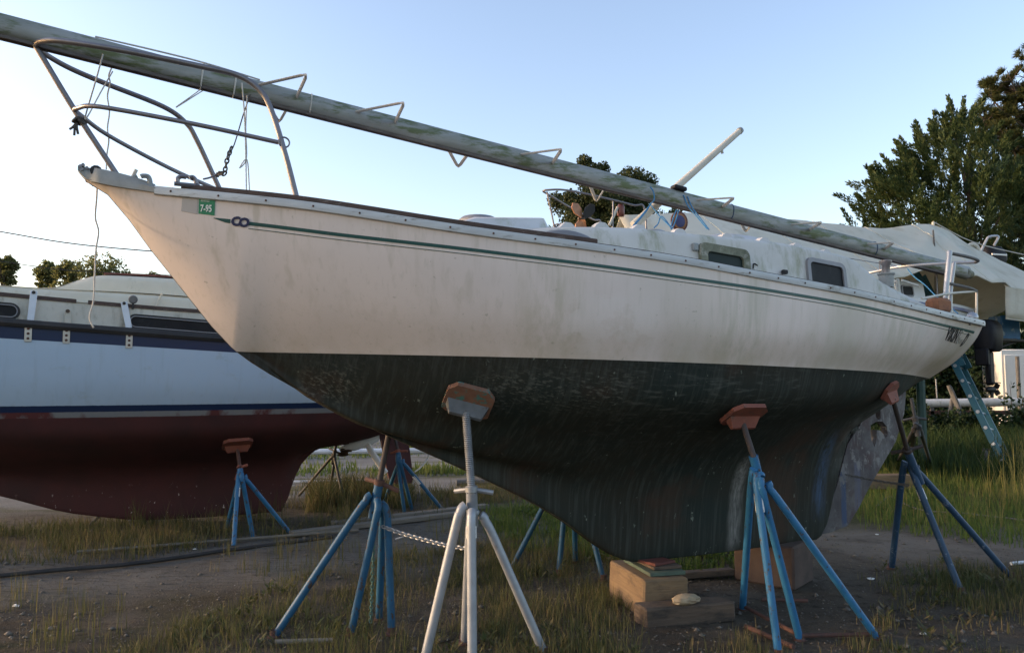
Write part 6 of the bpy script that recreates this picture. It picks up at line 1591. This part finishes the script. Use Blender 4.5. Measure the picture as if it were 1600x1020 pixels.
grass('dry_straw', 'mat of dead grass at the foot of the blue and galvanised stands', front, 5000, .012, .03, .0022, 'straw_dead', 103, bend=5.0, dens=-.1, clsize=.10)
def rosettes(name, label, poly, n, material, size, seed):
    P = [tuple(p[:2]) for p in poly]; xs, ys = [p[0] for p in P], [p[1] for p in P]
    cx, cy = rng.uniform(min(xs), max(xs), n * 5), rng.uniform(min(ys), max(ys), n * 5)
    k = inpoly(cx, cy, P) & (field(cx, cy, 2.2, seed) > .1); cx, cy = cx[k][:n], cy[k][:n]; per = 9
    C = np.stack([np.repeat(cx, per), np.repeat(cy, per), gz(np.repeat(cx, per), np.repeat(cy, per)) + rng.uniform(.0, .05, len(cx) * per)], 1)
    a = rng.uniform(0, 6.28, len(C)); up = rng.uniform(.15, 1.1, len(C)); L = size * rng.uniform(.5, 1.3, len(C))
    D = np.stack([np.cos(a) * L, np.sin(a) * L, up * L], 1); W = np.stack([-np.sin(a), np.cos(a), np.zeros(len(C))], 1) * (L * .20)[:, None]
    v, f = quads(C, D, W); o = mesh_from(v, f, name, material); structure(o, 'stuff'); o['label'] = label; o['category'] = 'weeds'
rosettes('weeds', 'small broad-leaved weeds among the front grass', front, 260, 'grass_dull', .045, 111)
rosettes('weeds', 'small broad-leaved weeds on the dark soil by the stern stand', br, 110, 'grass_dull', .045, 112)
rosettes('weeds', 'small broad-leaved weeds under the dark keel', under, 420, 'grass_green', .06, 113)
# fallen leaves
m = 1500
x = rng.uniform(-5, 6, m); y = rng.uniform(3.9, 9, m); a = rng.uniform(0, 6.28, m); L = rng.uniform(.012, .035, m)
D_ = np.stack([np.cos(a) * L, np.sin(a) * L, rng.uniform(-.2, .5, m) * L], 1); W_ = np.stack([-np.sin(a), np.cos(a), rng.uniform(-.5, .5, m)], 1) * (L * .28)[:, None]
v, f = quads(np.stack([x, y, gz(x, y) + .008], 1), D_, W_); o = mesh_from(v, f, 'leaf_litter', 'straw_dead'); structure(o, 'stuff'); o['label'] = 'fallen dry leaves scattered on the near ground'; o['category'] = 'leaf litter'
# soil crumbs and pebbles on the near ground
m = 16000
x = rng.uniform(-5, 6, m); y = rng.uniform(3.9, 9, m); k = rng.random(m) < np.clip(1.3 - (y - 4) / 5, .1, 1); x, y = x[k], y[k]; m = len(x)
rr = rng.uniform(.003, .010, m) * (1 + (rng.random(m) < .05) * 2.0)
base_ = np.array([[1, 0, 0], [-1, 0, 0], [0, 1, 0], [0, -1, 0], [0, 0, .7], [0, 0, -.5]])
v = (np.stack([x, y, gz(x, y) + rr * .2], 1)[:, None, :] + base_[None] * rr[:, None, None] * rng.uniform(.7, 1.3, (m, 6, 1))).reshape(-1, 3)
i0 = (np.arange(m) * 6)[:, None]
f = np.concatenate([i0 + np.array([t]) for t in ((0, 2, 4), (2, 1, 4), (1, 3, 4), (3, 0, 4), (2, 0, 5), (1, 2, 5), (3, 1, 5), (0, 3, 5))], 0)
mat('pebble_mix', (.16, .145, .12), (.07, .06, .05), (.32, .30, .27), scale=9, scale3=11, t3=(.6, .64), rough=.95, bump=0)
o = mesh_from(v, f, 'gravel', 'pebble_mix'); structure(o, 'stuff'); o['label'] = 'loose pebbles and soil crumbs on the near ground'; o['category'] = 'gravel'
